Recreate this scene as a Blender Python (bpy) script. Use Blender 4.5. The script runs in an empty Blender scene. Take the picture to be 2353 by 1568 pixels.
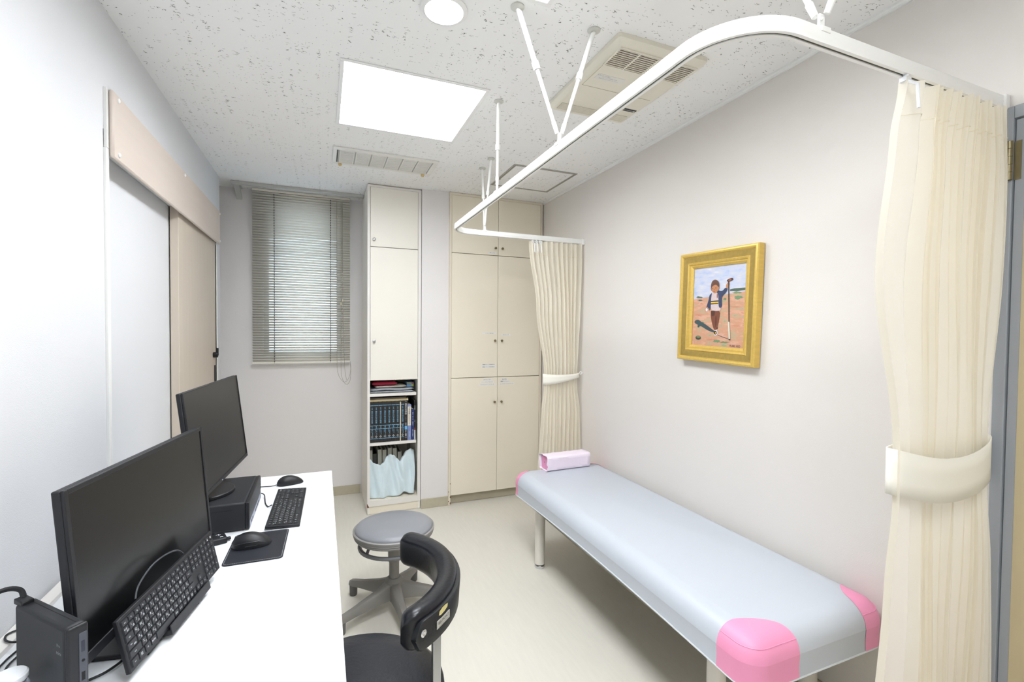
import bpy, bmesh, math, random
from mathutils import Matrix, Vector, Euler
random.seed(7)
sc = bpy.context.scene
C = sc.collection
PI = math.pi
# ------------------------------------------------------------------ camera, world, exposure
cam_d = bpy.data.cameras.new('camera'); cam = bpy.data.objects.new('camera', cam_d); C.objects.link(cam)
cam_d.sensor_width = 36.0; cam_d.lens = 36.0 * 1068.75 / 2353.0
cam_d.clip_start = 0.02
def cam_matrix(yaw, pitch, roll, loc):
    f = Vector((math.sin(yaw)*math.cos(pitch), math.cos(yaw)*math.cos(pitch), -math.sin(pitch)))
    r = Vector((math.cos(yaw), -math.sin(yaw), 0)); d = f.cross(r)
    r2 = r*math.cos(roll) + d*math.sin(roll); d2 = -r*math.sin(roll) + d*math.cos(roll)
    m = Matrix((r2, -d2, -f)).transposed().to_4x4(); m.translation = loc
    return m
cam.matrix_world = cam_matrix(.38797768, .02396534, -.00867086, Vector((0, 0, 1.35)))
sc.camera = cam
w = bpy.data.worlds.new('world'); sc.world = w; w.use_nodes = True
bg = w.node_tree.nodes['Background']; bg.inputs[0].default_value = (.72, .84, 1, 1); bg.inputs[1].default_value = 4.5
vs = sc.view_settings
vs.view_transform = 'Standard'; vs.look = 'None'; vs.gamma = 1; vs.use_curve_mapping = False
vs.exposure = 0.10
LAMP = 20.0         # strength of the ceiling panels
# ------------------------------------------------------------------ room numbers
XL, XR, ZC, YB, YF = -.654, 1.677, 2.385, 3.985, -1.5
YP = 3.46           # front of the wall pier / fitted cupboard
DZ = .66            # desk top

# ------------------------------------------------------------------ materials
def s2l(c):
    return tuple((v/12.92 if v <= .04045 else ((v+.055)/1.055)**2.4) for v in c)
def rgb(h):
    h = h.lstrip('#'); return s2l(tuple(int(h[i:i+2], 16)/255 for i in (0, 2, 4)))
MATS = {}
def mat(name, col, rough=.5, metal=0, var=.03, vscale=6, bump=0, bscale=300, coat=0, trans=0, emit=0, ior=1.45, spec=.5, stretch=None, alpha=1, sheen=0):
    if name in MATS: return MATS[name]
    m = bpy.data.materials.new(name); m.use_nodes = True; nt = m.node_tree; N = nt.nodes; L = nt.links
    b = N['Principled BSDF']; c = rgb(col) if isinstance(col, str) else col
    b.inputs['Roughness'].default_value = rough; b.inputs['Metallic'].default_value = metal
    b.inputs['IOR'].default_value = ior; b.inputs['Specular IOR Level'].default_value = spec
    b.inputs['Coat Weight'].default_value = coat; b.inputs['Transmission Weight'].default_value = trans
    b.inputs['Alpha'].default_value = alpha; b.inputs['Sheen Weight'].default_value = sheen
    tc = N.new('ShaderNodeTexCoord'); mp = N.new('ShaderNodeMapping'); L.new(tc.outputs['Object'], mp.inputs[0])
    if stretch: mp.inputs['Scale'].default_value = stretch
    nz = N.new('ShaderNodeTexNoise'); nz.inputs['Scale'].default_value = vscale; nz.inputs['Detail'].default_value = 4
    L.new(mp.outputs[0], nz.inputs[0])
    mx = N.new('ShaderNodeMix'); mx.data_type = 'RGBA'
    mx.inputs[6].default_value = tuple(v*(1-var) for v in c) + (1,); mx.inputs[7].default_value = tuple(min(1, v*(1+var)) for v in c) + (1,)
    L.new(nz.outputs[0], mx.inputs[0]); L.new(mx.outputs[2], b.inputs['Base Color'])
    if bump:
        n2 = N.new('ShaderNodeTexNoise'); n2.inputs['Scale'].default_value = bscale; L.new(tc.outputs['Object'], n2.inputs[0])
        bp = N.new('ShaderNodeBump'); bp.inputs['Strength'].default_value = bump; bp.inputs['Distance'].default_value = .002
        L.new(n2.outputs[0], bp.inputs['Height']); L.new(bp.outputs[0], b.inputs['Normal'])
    if emit:
        b.inputs['Emission Color'].default_value = c + (1,); b.inputs['Emission Strength'].default_value = emit
    MATS[name] = m; return m

def ceiling_mat():
    m = bpy.data.materials.new('rockwool ceiling'); m.use_nodes = True; nt = m.node_tree; N = nt.nodes; L = nt.links
    b = N['Principled BSDF']; b.inputs['Roughness'].default_value = .9; b.inputs['Specular IOR Level'].default_value = .1
    tc = N.new('ShaderNodeTexCoord')
    def layer(scale, stretch, warp, dens, lo, hi, seed, dens_scale=9):
        mp = N.new('ShaderNodeMapping'); mp.inputs['Scale'].default_value = stretch; mp.inputs['Location'].default_value = (seed, seed*1.7, 0)
        wz = N.new('ShaderNodeTexNoise'); wz.inputs['Scale'].default_value = 60; wz.inputs['Detail'].default_value = 2
        L.new(tc.outputs['Object'], wz.inputs[0])
        sub = N.new('ShaderNodeVectorMath'); sub.operation = 'MULTIPLY_ADD'
        sub.inputs[1].default_value = (warp, warp, 0); L.new(wz.outputs['Color'], sub.inputs[0]); L.new(tc.outputs['Object'], sub.inputs[2])
        L.new(sub.outputs[0], mp.inputs[0])
        v = N.new('ShaderNodeTexVoronoi'); v.voronoi_dimensions = '2D'; v.inputs['Scale'].default_value = scale; L.new(mp.outputs[0], v.inputs['Vector'])
        r = N.new('ShaderNodeMapRange'); r.inputs[1].default_value = lo; r.inputs[2].default_value = hi; r.inputs[3].default_value = 1; r.inputs[4].default_value = 0
        L.new(v.outputs['Distance'], r.inputs[0])
        # keep only a share of the cells
        sp = N.new('ShaderNodeSeparateColor'); L.new(v.outputs['Color'], sp.inputs[0])
        g = N.new('ShaderNodeMath'); g.operation = 'LESS_THAN'; L.new(sp.outputs[0], g.inputs[0]); g.inputs[1].default_value = dens
        cl = N.new('ShaderNodeTexNoise'); cl.inputs['Scale'].default_value = dens_scale; L.new(tc.outputs['Object'], cl.inputs[0])
        g2 = N.new('ShaderNodeMath'); g2.operation = 'GREATER_THAN'; L.new(cl.outputs[0], g2.inputs[0]); g2.inputs[1].default_value = .46
        a = N.new('ShaderNodeMath'); a.operation = 'MULTIPLY'; L.new(r.outputs[0], a.inputs[0]); L.new(g.outputs[0], a.inputs[1])
        a2 = N.new('ShaderNodeMath'); a2.operation = 'MULTIPLY'; L.new(a.outputs[0], a2.inputs[0]); L.new(g2.outputs[0], a2.inputs[1])
        return a2
    a = layer(70, (.40, 1.6, 1), .030, .22, .08, .17, 0)
    c = layer(85, (1, 1, 1), .004, .16, .06, .14, 3.1, 14)
    d = layer(50, (.42, 2.2, 1), .040, .16, .08, .15, 7.7)
    mxx = N.new('ShaderNodeMath'); mxx.operation = 'MAXIMUM'; L.new(a.outputs[0], mxx.inputs[0]); L.new(c.outputs[0], mxx.inputs[1])
    mx2 = N.new('ShaderNodeMath'); mx2.operation = 'MAXIMUM'; L.new(mxx.outputs[0], mx2.inputs[0]); L.new(d.outputs[0], mx2.inputs[1])
    mix = N.new('ShaderNodeMix'); mix.data_type = 'RGBA'
    mix.inputs[6].default_value = rgb('#f7f7f6') + (1,); mix.inputs[7].default_value = rgb('#8a8884') + (1,)
    L.new(mx2.outputs[0], mix.inputs[0]); L.new(mix.outputs[2], b.inputs['Base Color'])
    bp = N.new('ShaderNodeBump'); bp.inputs['Strength'].default_value = .5; bp.inputs['Distance'].default_value = .002; bp.invert = True
    L.new(mx2.outputs[0], bp.inputs['Height']); L.new(bp.outputs[0], b.inputs['Normal'])
    return m

def painting_mat():
    m = bpy.data.materials.new('oil painting ground'); m.use_nodes = True; nt = m.node_tree; N = nt.nodes; L = nt.links
    b = N['Principled BSDF']; b.inputs['Roughness'].default_value = .45
    tc = N.new('ShaderNodeTexCoord'); mp = N.new('ShaderNodeMapping'); mp.inputs['Scale'].default_value = (1, 10, 34)
    L.new(tc.outputs['Object'], mp.inputs[0])
    nz = N.new('ShaderNodeTexNoise'); nz.inputs['Scale'].default_value = 1.6; nz.inputs['Detail'].default_value = 5; L.new(mp.outputs[0], nz.inputs[0])
    def ramp(stops):
        r = N.new('ShaderNodeValToRGB'); e = r.color_ramp.elements
        e[0].position, e[0].color = stops[0][0], rgb(stops[0][1]) + (1,); e[1].position, e[1].color = stops[-1][0], rgb(stops[-1][1]) + (1,)
        for p, c in stops[1:-1]:
            q = e.new(p); q.color = rgb(c) + (1,)
        L.new(nz.outputs[0], r.inputs[0]); return r
    sky = ramp([(.3, '#aabbdf'), (.45, '#c3cce4'), (.6, '#d3d3df'), (.72, '#dde4f0')])
    gnd = ramp([(.28, '#9aa482'), (.38, '#c0a888'), (.5, '#d09a7e'), (.62, '#d9ad95'), (.75, '#c67a5e')])
    sx = N.new('ShaderNodeSeparateXYZ'); L.new(tc.outputs['Object'], sx.inputs[0])
    # horizon climbs to the right (towards -y)
    k = N.new('ShaderNodeMath'); k.operation = 'MULTIPLY_ADD'; L.new(sx.outputs[1], k.inputs[0]); k.inputs[1].default_value = .09; L.new(sx.outputs[2], k.inputs[2])
    mr = N.new('ShaderNodeMapRange'); mr.inputs[1].default_value = .047; mr.inputs[2].default_value = .053; L.new(k.outputs[0], mr.inputs[0])
    mx = N.new('ShaderNodeMix'); mx.data_type = 'RGBA'; L.new(mr.outputs[0], mx.inputs[0]); L.new(gnd.outputs[0], mx.inputs[6]); L.new(sky.outputs[0], mx.inputs[7])
    L.new(mx.outputs[2], b.inputs['Base Color'])
    bp = N.new('ShaderNodeBump'); bp.inputs['Strength'].default_value = .3; bp.inputs['Distance'].default_value = .002; L.new(nz.outputs[0], bp.inputs['Height']); L.new(bp.outputs[0], b.inputs['Normal'])
    return m

WALL = mat('wallpaper', '#eae7e6', .85, var=.012, vscale=2, bump=.25, bscale=420, spec=.2)
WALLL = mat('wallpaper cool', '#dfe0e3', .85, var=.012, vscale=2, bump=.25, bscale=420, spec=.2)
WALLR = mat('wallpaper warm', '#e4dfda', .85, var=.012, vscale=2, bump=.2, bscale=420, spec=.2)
CEIL = ceiling_mat()
FLOOR = mat('vinyl floor', '#dcd8cd', .42, var=.05, vscale=9, bump=.06, bscale=500, stretch=(7, 1, 1), spec=.4)
BASEB = mat('vinyl baseboard', '#bdb6a0', .5, var=.14, vscale=14)
CREAMW = mat('ivory melamine', '#f1ede3', .38, var=.01, vscale=1.5)
CREAM = mat('cream melamine', '#f0e8d6', .38, var=.012, vscale=1.5)
CREAMD = mat('cream melamine edge', '#e8decb', .45, var=.04, vscale=6)
WHITEM = mat('white melamine', '#ece9e4', .35, var=.01)
WHITE = mat('white painted metal', '#f0f0ee', .35, var=.01)
WHITEP = mat('white plastic', '#ebeae4', .4, var=.01)
RAIL = mat('white rail', '#f4f4f1', .3, var=.01)
SLOT = mat('rail slot', '#77766a', .6)
WOOD = mat('pale maple veneer', '#d8cbc1', .5, var=.05, vscale=5, stretch=(6, .6, 6))
WOODV = mat('pale maple door', '#d0c4b5', .5, var=.05, vscale=5, stretch=(6, 6, .5))
GREYM = mat('grey metal trim', '#c2c3c0', .5)
STEEL = mat('steel', '#b9bbbd', .28, metal=1, var=.04)
CHROME = mat('chrome', '#d8dadc', .12, metal=1)
BRASS = mat('dull bronze', '#8a8064', .4, metal=.8, var=.1, vscale=40)
SLAT = mat('blind slat', '#ebe8dd', .4, var=.02)
CORD = mat('cord', '#9b9485', .8)
CORDD = mat('dark cord', '#55534e', .8)
BLACK = mat('black plastic', '#1b1c20', .45, var=.05)
BLACKM = mat('black matt plastic', '#202226', .55, var=.05, bump=.08, bscale=900)
SCREEN = mat('screen', '#0a0b0c', .32, var=.02, spec=.5)
KEYM = mat('keycap', '#24262b', .45, var=.04)
KEYB = mat('keyboard body', '#1d1e22', .5)
PORT = mat('port grey', '#4b4e57', .45)
DARK = mat('dark opening', '#0a0a0b', .6)
INKW = mat('white print', '#dfe3e6', .6)
INKG = mat('grey print', '#8d9096', .6)
INK = mat('black print', '#2a2a30', .7)
INKB = mat('blue print', '#7fb9dc', .6)
PAPER = mat('label paper', '#efeeec', .7)
DESK = mat('white desk laminate', '#f3f6fa', .3, var=.006)
VINYL = mat('grey vinyl', '#c4cad3', .38, var=.012, vscale=3, bump=.05, bscale=900)
PINK = mat('pink vinyl', '#f29cc0', .38, var=.02, vscale=4, bump=.05, bscale=900)
PIPING = mat('pale piping', '#d5dade', .4)
LEGC = mat('cream leg', '#e6e1d8', .35)
STOOLS = mat('grey stool vinyl', '#86888d', .38, var=.03, bump=.04, bscale=900)
STOOLR = mat('grey stool rim', '#949290', .45)
STOOLB = mat('grey nylon', '#827f7a', .5, var=.04)
LEATHER = mat('black leather', '#15171d', .3, var=.12, vscale=30, bump=.25, bscale=120)
FOAM = mat('yellow foam', '#d9cf90', .9, var=.06, vscale=60)
CURT = mat('cream curtain', '#fffbf1', .85, var=.015, vscale=3, bump=.06, bscale=700, spec=.15)
def translucent(m_, col, fac):
    nt = m_.node_tree; N = nt.nodes; L = nt.links; t = N.new('ShaderNodeBsdfTranslucent'); t.inputs[0].default_value = rgb(col)+(1,)
    mx = N.new('ShaderNodeMixShader'); mx.inputs[0].default_value = fac; L.new(N['Principled BSDF'].outputs[0], mx.inputs[1]); L.new(t.outputs[0], mx.inputs[2]); L.new(mx.outputs[0], N['Material Output'].inputs[0])
translucent(CURT, '#fffbf2', .60)
CURTB = mat('cream curtain band', '#faf7ec', .85, var=.015)
CLEAR = mat('clear plastic', '#f2f5f9', .25, trans=.1)
GLASS = mat('window glass', '#eaf2f6', .35, trans=.9)
BOTTLE = mat('clear bottle', '#e9eff8', .05, trans=.95, ior=1.4)
GOLD = mat('gilt wood', '#dcbb63', .36, metal=.35, var=.16, vscale=18, stretch=(1, 6, 6))
GOLDD = mat('antique gilt', '#e0c26e', .45, metal=.25, var=.16, vscale=14, stretch=(1, 5, 5))
BEIGEP = mat('beige unit plastic', '#e6e2d3', .45, var=.015)
PAPERW = mat('tissue paper cover', '#f3e6f3', .8, var=.03, vscale=9, bump=.6, bscale=45)
PILLOW = mat('pink pillow vinyl', '#e99cc2', .5)
TOWEL = mat('pale blue towel', '#dcecf3', .95, var=.05, vscale=30, bump=.8, bscale=260, sheen=.4)
LAMPM = mat('lamp panel', (.94, .97, 1), .5, emit=LAMP)
LAMPR = mat('lamp round', (.94, .97, 1), .5, emit=LAMP*1.0)
GREYDOOR = mat('grey door frame', '#9a9ea4', .4, var=.03)
DOORC = mat('beige steel door', '#c3b593', .42, var=.03)
RED = mat('crimson cloth', '#a3213f', .85, var=.1, vscale=30)
KNIT = mat('grey knit', '#cfccc0', .95, var=.2, vscale=160, bump=.8, bscale=200)
GREYC = mat('silver grey bag', '#aeb3ba', .45, var=.08, vscale=20)
BEIGEC = mat('beige cloth', '#b3aa98', .8, var=.08)
PAGES = mat('page block', '#d8cba8', .8, var=.12, vscale=60, stretch=(1, 1, 30))
RUST = mat('rust', '#7b4a33', .9, var=.3, vscale=60)

# ------------------------------------------------------------------ mesh builder
_txt = {}
def text_geo(body):
    if body not in _txt:
        cu = bpy.data.curves.new('t', 'FONT'); cu.body = body; cu.align_x = 'CENTER'; cu.align_y = 'CENTER'; cu.resolution_u = 2
        o = bpy.data.objects.new('t', cu); me = o.to_mesh()
        _txt[body] = ([v.co.copy() for v in me.vertices], [tuple(p.vertices) for p in me.polygons])
        o.to_mesh_clear(); bpy.data.objects.remove(o); bpy.data.curves.remove(cu)
    return _txt[body]
def wmat(o):
    m = Matrix.Identity(4)
    while o is not None:
        m = o.matrix_basis @ m; o = o.parent
    return m
class MB:
    def __init__(s): s.V = []; s.F = []; s.M = []
    def add(s, V, F, m=0):
        n = len(s.V); s.V += [Vector(v) for v in V]; s.F += [tuple(i+n for i in f) for f in F]; s.M += [m]*len(F); return s
    def box(s, x0, x1, y0, y1, z0, z1, m=0, T=None):
        V = [Vector(p) for p in ((x0,y0,z0),(x1,y0,z0),(x1,y1,z0),(x0,y1,z0),(x0,y0,z1),(x1,y0,z1),(x1,y1,z1),(x0,y1,z1))]
        if T is not None: V = [T @ v for v in V]
        return s.add(V, [(0,3,2,1),(4,5,6,7),(0,1,5,4),(1,2,6,5),(2,3,7,6),(3,0,4,7)], m)
    def loft(s, rings, m=0, cap=True, closed=True):
        n = len(rings[0]); V = [p for r in rings for p in r]; F = []
        for i in range(len(rings)-1):
            for j in range(n if closed else n-1):
                k = (j+1) % n; F.append((i*n+j, i*n+k, (i+1)*n+k, (i+1)*n+j))
        if cap and closed:
            F.append(tuple(reversed(range(n)))); F.append(tuple((len(rings)-1)*n+j for j in range(n)))
        return s.add(V, F, m)
    def cyl(s, p0, p1, r0, r1=None, n=16, m=0, cap=True):
        p0 = Vector(p0); p1 = Vector(p1); r1 = r0 if r1 is None else r1
        d = (p1-p0).normalized(); a = d.orthogonal().normalized(); b = d.cross(a)
        return s.loft([[p+(a*math.cos(t*2*PI/n)+b*math.sin(t*2*PI/n))*r for t in range(n)] for p, r in ((p0, r0), (p1, r1))], m, cap)
    def lathe(s, prof, c=(0,0,0), n=32, m=0, T=None):
        c = Vector(c); R = []
        for r, z in prof:
            ring = [c+Vector((r*math.cos(t*2*PI/n), r*math.sin(t*2*PI/n), z)) for t in range(n)]
            R.append([T @ p for p in ring] if T is not None else ring)
        return s.loft(R, m)
    def tube(s, pts, r, n=8, m=0, closed=False):
        pts = [Vector(p) for p in pts]; rings = []; prev = None; N = len(pts)
        for i, p in enumerate(pts):
            if closed: d = pts[(i+1) % N]-pts[i-1]
            else: d = pts[min(i+1, N-1)]-pts[max(i-1, 0)]
            d.normalize()
            a = (prev - d*prev.dot(d)) if prev is not None else d.orthogonal()
            if a.length < 1e-6: a = d.orthogonal()
            a.normalize(); prev = a; b = d.cross(a)
            rr = r[i] if isinstance(r, (list, tuple)) else r
            rings.append([p+(a*math.cos(t*2*PI/n)+b*math.sin(t*2*PI/n))*rr for t in range(n)])
        if closed: rings.append(rings[0]); return s.loft(rings, m, False)
        return s.loft(rings, m, True)
    def sweep(s, prof, path, m=0, closed=False, up=Vector((0,0,1))):
        """prof: list of (side, up) points; path horizontal polyline; mitred"""
        path = [Vector(p) for p in path]; N = len(path); rings = []
        for i, p in enumerate(path):
            a = (path[i]-path[i-1]).normalized() if (i > 0 or closed) else None
            b = (path[(i+1) % N]-path[i]).normalized() if (i < N-1 or closed) else None
            if a is None: a = b
            if b is None: b = a
            na = a.cross(up); nb = b.cross(up); q = (na+nb); q = q/(1+na.dot(nb)) if (1+na.dot(nb)) > 1e-4 else na
            rings.append([p + q*x + up*z for x, z in prof])
        if closed: rings.append(rings[0])
        return s.loft(rings, m, not closed)
    def text(s, body, size, T, m=0, vertical=False, track=1.0):
        if vertical:
            for i, ch in enumerate(body):
                if ch != ' ': s.text(ch, size, T @ Matrix.Translation((0, -(i-(len(body)-1)/2)*size*track, 0)), m)
            return s
        V, F = text_geo(body)
        return s.add([T @ (v*size) for v in V], F, m)
    def ball(s, c, r, n=12, m=0, T=None):
        return s.lathe([(max(1e-4, math.sin(i*PI/n)*r[0]), -math.cos(i*PI/n)*r[2]) for i in range(n+1)], c, n*2, m, T)
    def mesh(s, name):
        me = bpy.data.meshes.new(name); me.from_pydata([tuple(v) for v in s.V], [], s.F)
        me.polygons.foreach_set('material_index', s.M); return me
    def build(s, name, mats, parent=None, world=True, smooth=35, bevel=0, bseg=2, solid=0, subsurf=0):
        if parent is not None and world:
            inv = wmat(parent).inverted(); s.V = [inv @ v for v in s.V]
        me = s.mesh(name)
        for q in (mats if isinstance(mats, (list, tuple)) else [mats]): me.materials.append(q)
        bm = bmesh.new(); bm.from_mesh(me); bmesh.ops.recalc_face_normals(bm, faces=bm.faces); bm.to_mesh(me); bm.free()
        if smooth:
            me.polygons.foreach_set('use_smooth', [True]*len(me.polygons)); me.set_sharp_from_angle(angle=math.radians(smooth))
        me.update()
        o = bpy.data.objects.new(name, me); C.objects.link(o); o.parent = parent
        if bevel:
            b = o.modifiers.new('bevel', 'BEVEL'); b.width = bevel; b.segments = bseg; b.limit_method = 'ANGLE'; b.angle_limit = math.radians(40)
        if solid:
            q = o.modifiers.new('solid', 'SOLIDIFY'); q.thickness = solid; q.offset = 0
        if subsurf:
            q = o.modifiers.new('sub', 'SUBSURF'); q.levels = subsurf; q.render_levels = subsurf
        return o
def tag(o, label=None, cat=None, group=None, kind=None):
    if label: o['label'] = label
    if cat: o['category'] = cat
    if group: o['group'] = group
    if kind: o['kind'] = kind
    return o
def thing(name, label, cat, loc=(0,0,0), rot=(0,0,0), group=None, kind=None):
    o = bpy.data.objects.new(name, None); C.objects.link(o); o.location = loc; o.rotation_euler = rot; o.empty_display_size = .05
    return tag(o, label, cat, group, kind)
def dup(o, parent=None):
    c = o.copy(); C.objects.link(c); c.parent = parent
    for ch in [q for q in o.children]: dup(ch, c)
    return c
def frame_T(origin, xdir, ydir):
    x = Vector(xdir).normalized(); y = Vector(ydir).normalized(); z = x.cross(y)
    m = Matrix((x, y, z)).transposed().to_4x4(); m.translation = Vector(origin); return m
def arc(c, r, a0, a1, n):
    return [(c[0]+r*math.cos(a0+(a1-a0)*i/n), c[1]+r*math.sin(a0+(a1-a0)*i/n)) for i in range(n+1)]

# ================================================================== THE SETTING
m = MB(); m.box(-1.05, XR+.1, YF-.1, YB+.15, -.08, 0)
tag(m.build('floor', FLOOR), 'cream streaked vinyl sheet floor', 'floor', kind='structure')
# ceiling with square openings for two recessed panels and the added third
LIGHTS = [(.078, .662, 1.928, 2.522), (.078, .662, .752, 1.346), (.078, .662, -.424, .170)]
m = MB()
xs = [-1.05, .078, .662, XR+.1]; ys = [YF-.1, -.424, .170, .752, 1.346, 1.928, 2.522, YB+.15]
for i in range(3):
    for j in range(7):
        if i == 1 and j in (1, 3, 5): continue
        m.box(xs[i], xs[i+1], ys[j], ys[j+1], ZC, ZC+.1)
tag(m.build('ceiling', CEIL, smooth=0), 'white rockwool ceiling with dark worm-like fissures', 'ceiling', kind='structure')
m = MB()
m.box(-.76, XL, YF, 1.906, 0, ZC); m.box(-.76, XL, 1.906, 3.756, 1.99, ZC); m.box(-.76, XL, 3.632, 3.756, 0, 1.99); m.box(-.76, -.70, 1.906, 3.632, 0, 1.99)
m.box(-1.05, -.95, 3.6, YB, 0, ZC); m.box(-.95, -.76, 3.6, 3.7, 0, ZC)
wl = tag(m.build('wall_left', WALLL, smooth=0), 'white papered left wall above the desk', 'wall', kind='structure')
m = MB(); m.box(XL, XL+.006, YF, 1.385, 0, ZC); m.build('wall_panel', WALLL, wl, smooth=0)
# right wall with a doorway near the camera
m = MB(); m.box(XR, XR+.1, .665, YB+.1, 0, ZC); m.box(XR, XR+.1, YF, -.27, 0, ZC); m.box(XR, XR+.1, -.27, .665, 1.945, ZC)
tag(m.build('wall_right', WALLR, smooth=0), 'white papered right wall behind the examination bed', 'wall', kind='structure')
m = MB(); m.box(-.76, XR+.1, YF-.1, YF, 0, ZC)
tag(m.build('wall_front', WALL, smooth=0), 'plain white wall closing the room behind the viewer', 'wall', kind='structure')
WX0, WX1, WZ0, WZ1 = -.415, .15, 1.13, 2.255
m = MB()
m.box(-1.05, WX0, YB, YB+.15, 0, ZC); m.box(WX1, .9, YB, YB+.15, 0, ZC); m.box(WX0, WX1, YB, YB+.15, 0, WZ0); m.box(WX0, WX1, YB, YB+.15, WZ1, ZC)
m.box(.687, .895, YP, YB, 0, ZC); m.box(.895, XR+.1, YB-.03, YB+.15, 0, ZC)
tag(m.build('wall_back', WALL, smooth=0), 'grubby white back wall with window and pier between the cupboards', 'wall', kind='structure')
# window behind the blind
wn = thing('window_1', 'aluminium framed frosted window behind the venetian blind', 'window', ((WX0+WX1)/2, YB+.08, WZ0), kind='structure')
m = MB(); t = .035
m.box(WX0, WX1, YB+.06, YB+.10, WZ0, WZ0+t); m.box(WX0, WX1, YB+.06, YB+.10, WZ1-t, WZ1); m.box(WX0, WX0+t, YB+.06, YB+.10, WZ0+t, WZ1-t); m.box(WX1-t, WX1, YB+.06, YB+.10, WZ0+t, WZ1-t)
m.build('window_frame', GREYM, wn, bevel=.002)
m = MB(); m.box(WX0+t, WX1-t, YB+.076, YB+.082, WZ0+t, WZ1-t); m.build('pane', GLASS, wn, smooth=0)
# baseboards
def board(name, x0, x1, y0, y1, h, label):
    m = MB(); m.box(x0, x1, y0, y1, 0, h); tag(m.build(name, BASEB, bevel=.002), label, 'baseboard', kind='structure')
board('baseboard_back', -.94, .292, YB-.008, YB, .072, 'stained vinyl baseboard under the window wall')
board('baseboard_pier', .687, .893, YP-.008, YP, .072, 'stained vinyl baseboard on the pier between the cupboards')
board('baseboard_right', XR-.008, XR, .68, YP, .085, 'olive grey vinyl baseboard along the right wall')
m = MB(); m.sweep([(0, 0), (.014, 0), (.014, -.006), (.008, -.010), (.008, -.016), (0, -.016)], [(XR, YF, ZC), (XR, 3.44, ZC)])
# make it lie inside the room: sweep side is +x for +y travel -> mirror
for v in m.V: v.x = 2*XR - v.x
tag(m.build('trim_1', WHITE), 'thin white cove trim where right wall meets ceiling', 'trim', kind='structure')

# sliding door on the left wall
d1 = thing('door_1', 'pale maple sliding door hung behind a fascia board on left wall', 'door', (XL, 2.78, 0), kind='structure')
m = MB(); m.box(-.694, -.658, 2.772, 3.63, .01, 1.975); dp = m.build('door_panel', WOODV, d1, bevel=.002)
m = MB(); m.box(-.645, XL+.023, 1.922, 3.642, 1.905, 2.126); hb = m.build('fascia_board', WOOD, d1, bevel=.005, bseg=1)
m = MB(); m.box(XL+.0002, -.6452, 1.910, 3.65, 1.932, 2.1255); m.build('fascia_spacer', WHITE, d1)
for y in (1.962, 2.78, 3.625):
    for z in (1.925, 2.106):
        if abs(y-2.78) < .1 and z < 2: continue
        m = MB(); T = frame_T((XL+.023, y, z), (0, 1, 0), (0, 0, 1)); m.lathe([(.0085, 0), (.008, .003), (.005, .005), (.0001, .0058)], n=14, T=T); m.build('bolt_cap', WHITE, hb)
m = MB(); m.box(-.698, -.66, 1.91, 3.62, 1.945, 1.975); m.build('door_track', WHITE, d1, bevel=.002)
m = MB(); m.box(XL-.02, XL+.009, 1.907, 1.926, 0, 1.931); m.build('door_jamb', WHITE, d1, bevel=.002)
m = MB(); m.box(XL-.02, XL+.004, 3.632, 3.66, 0, 1.9); m.build('door_jamb', WHITE, d1, bevel=.002)
m = MB(); m.cyl((-.658, 3.55, 1.17), (-.632, 3.55, 1.17), .018, n=14); m.box(-.640, -.628, 3.544, 3.556, 1.165, 1.215); m.build('thumb_turn', BLACK, dp, bevel=.002)
m = MB(); m.box(-.658, -.652, 3.575, 3.61, .85, 1.10); m.build('pull_plate', BLACK, dp, bevel=.002)
# steel door at the right edge of the picture
d2 = thing('door_2', 'beige steel door in grey frame behind the near curtain', 'door', (XR, .66, 0), kind='structure')
m = MB(); m.box(XR-.012, XR+.06, .640, .6645, 0, 1.9435); m.box(XR-.012, XR+.06, -.245, .640, 1.911, 1.9435); m.box(XR-.012, XR+.06, -.2695, -.245, 0, 1.9435); m.build('door_frame', GREYDOOR, d2, bevel=.002)
m = MB(); m.box(XR-.004, XR+.036, -.24, .6365, .01, 1.907); dl = m.build('door_leaf', DOORC, d2, bevel=.002)
m = MB(); m.box(XR-.0055, XR-.0035, .618, .6365, .01, 1.907); m.build('leaf_edge', GREYDOOR, dl)
for z in (.22, 1.802):
    m = MB()
    for k in range(5): m.cyl((XR-.017, .645, z-.05+k*.0202), (XR-.017, .645, z-.05+k*.0202+.0194), .0075, n=14)
    m.box(XR-.0075, XR-.0055, .625, .6385, z-.05, z+.05); m.build('hinge', BRASS, d2)

# ================================================================== CEILING FITTINGS
def square_light(x0, x1, y0, y1, label):
    t = thing('ceiling_light', label, 'light', ((x0+x1)/2, (y0+y1)/2, ZC), group='square recessed ceiling lights')
    m = MB(); d = .055
    m.box(x0-.012, x1+.012, y0-.012, y0+.004, ZC-.005, ZC-.0002); m.box(x0-.012, x1+.012, y1-.004, y1+.012, ZC-.005, ZC-.0002)
    m.box(x0-.012, x0+.004, y0+.004, y1-.004, ZC-.005, ZC-.0002); m.box(x1-.004, x1+.012, y0+.004, y1-.004, ZC-.005, ZC-.0002)
    m.build('trim_frame', WHITE, t, bevel=.0015)
    m = MB(); q = .003
    m.box(x0+.0005, x0+q, y0+.0005, y1-.0005, ZC-.0002, ZC+d+.004); m.box(x1-q, x1-.0005, y0+.0005, y1-.0005, ZC-.0002, ZC+d+.004)
    m.box(x0+q, x1-q, y0+.0005, y0+q, ZC-.0002, ZC+d+.004); m.box(x0+q, x1-q, y1-q, y1-.0005, ZC-.0002, ZC+d+.004)
    m.build('housing', WHITE, t)
    m = MB(); m.box(x0+q, x1-q, y0+q, y1-q, ZC+d, ZC+d+.004); m.build('lamp_panel', LAMPM, t, smooth=0)
    return t
square_light(*LIGHTS[0], 'bright square recessed ceiling light near the air vent')
square_light(*LIGHTS[1], 'square ceiling light mostly above the top edge, beside the rail rod')
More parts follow.
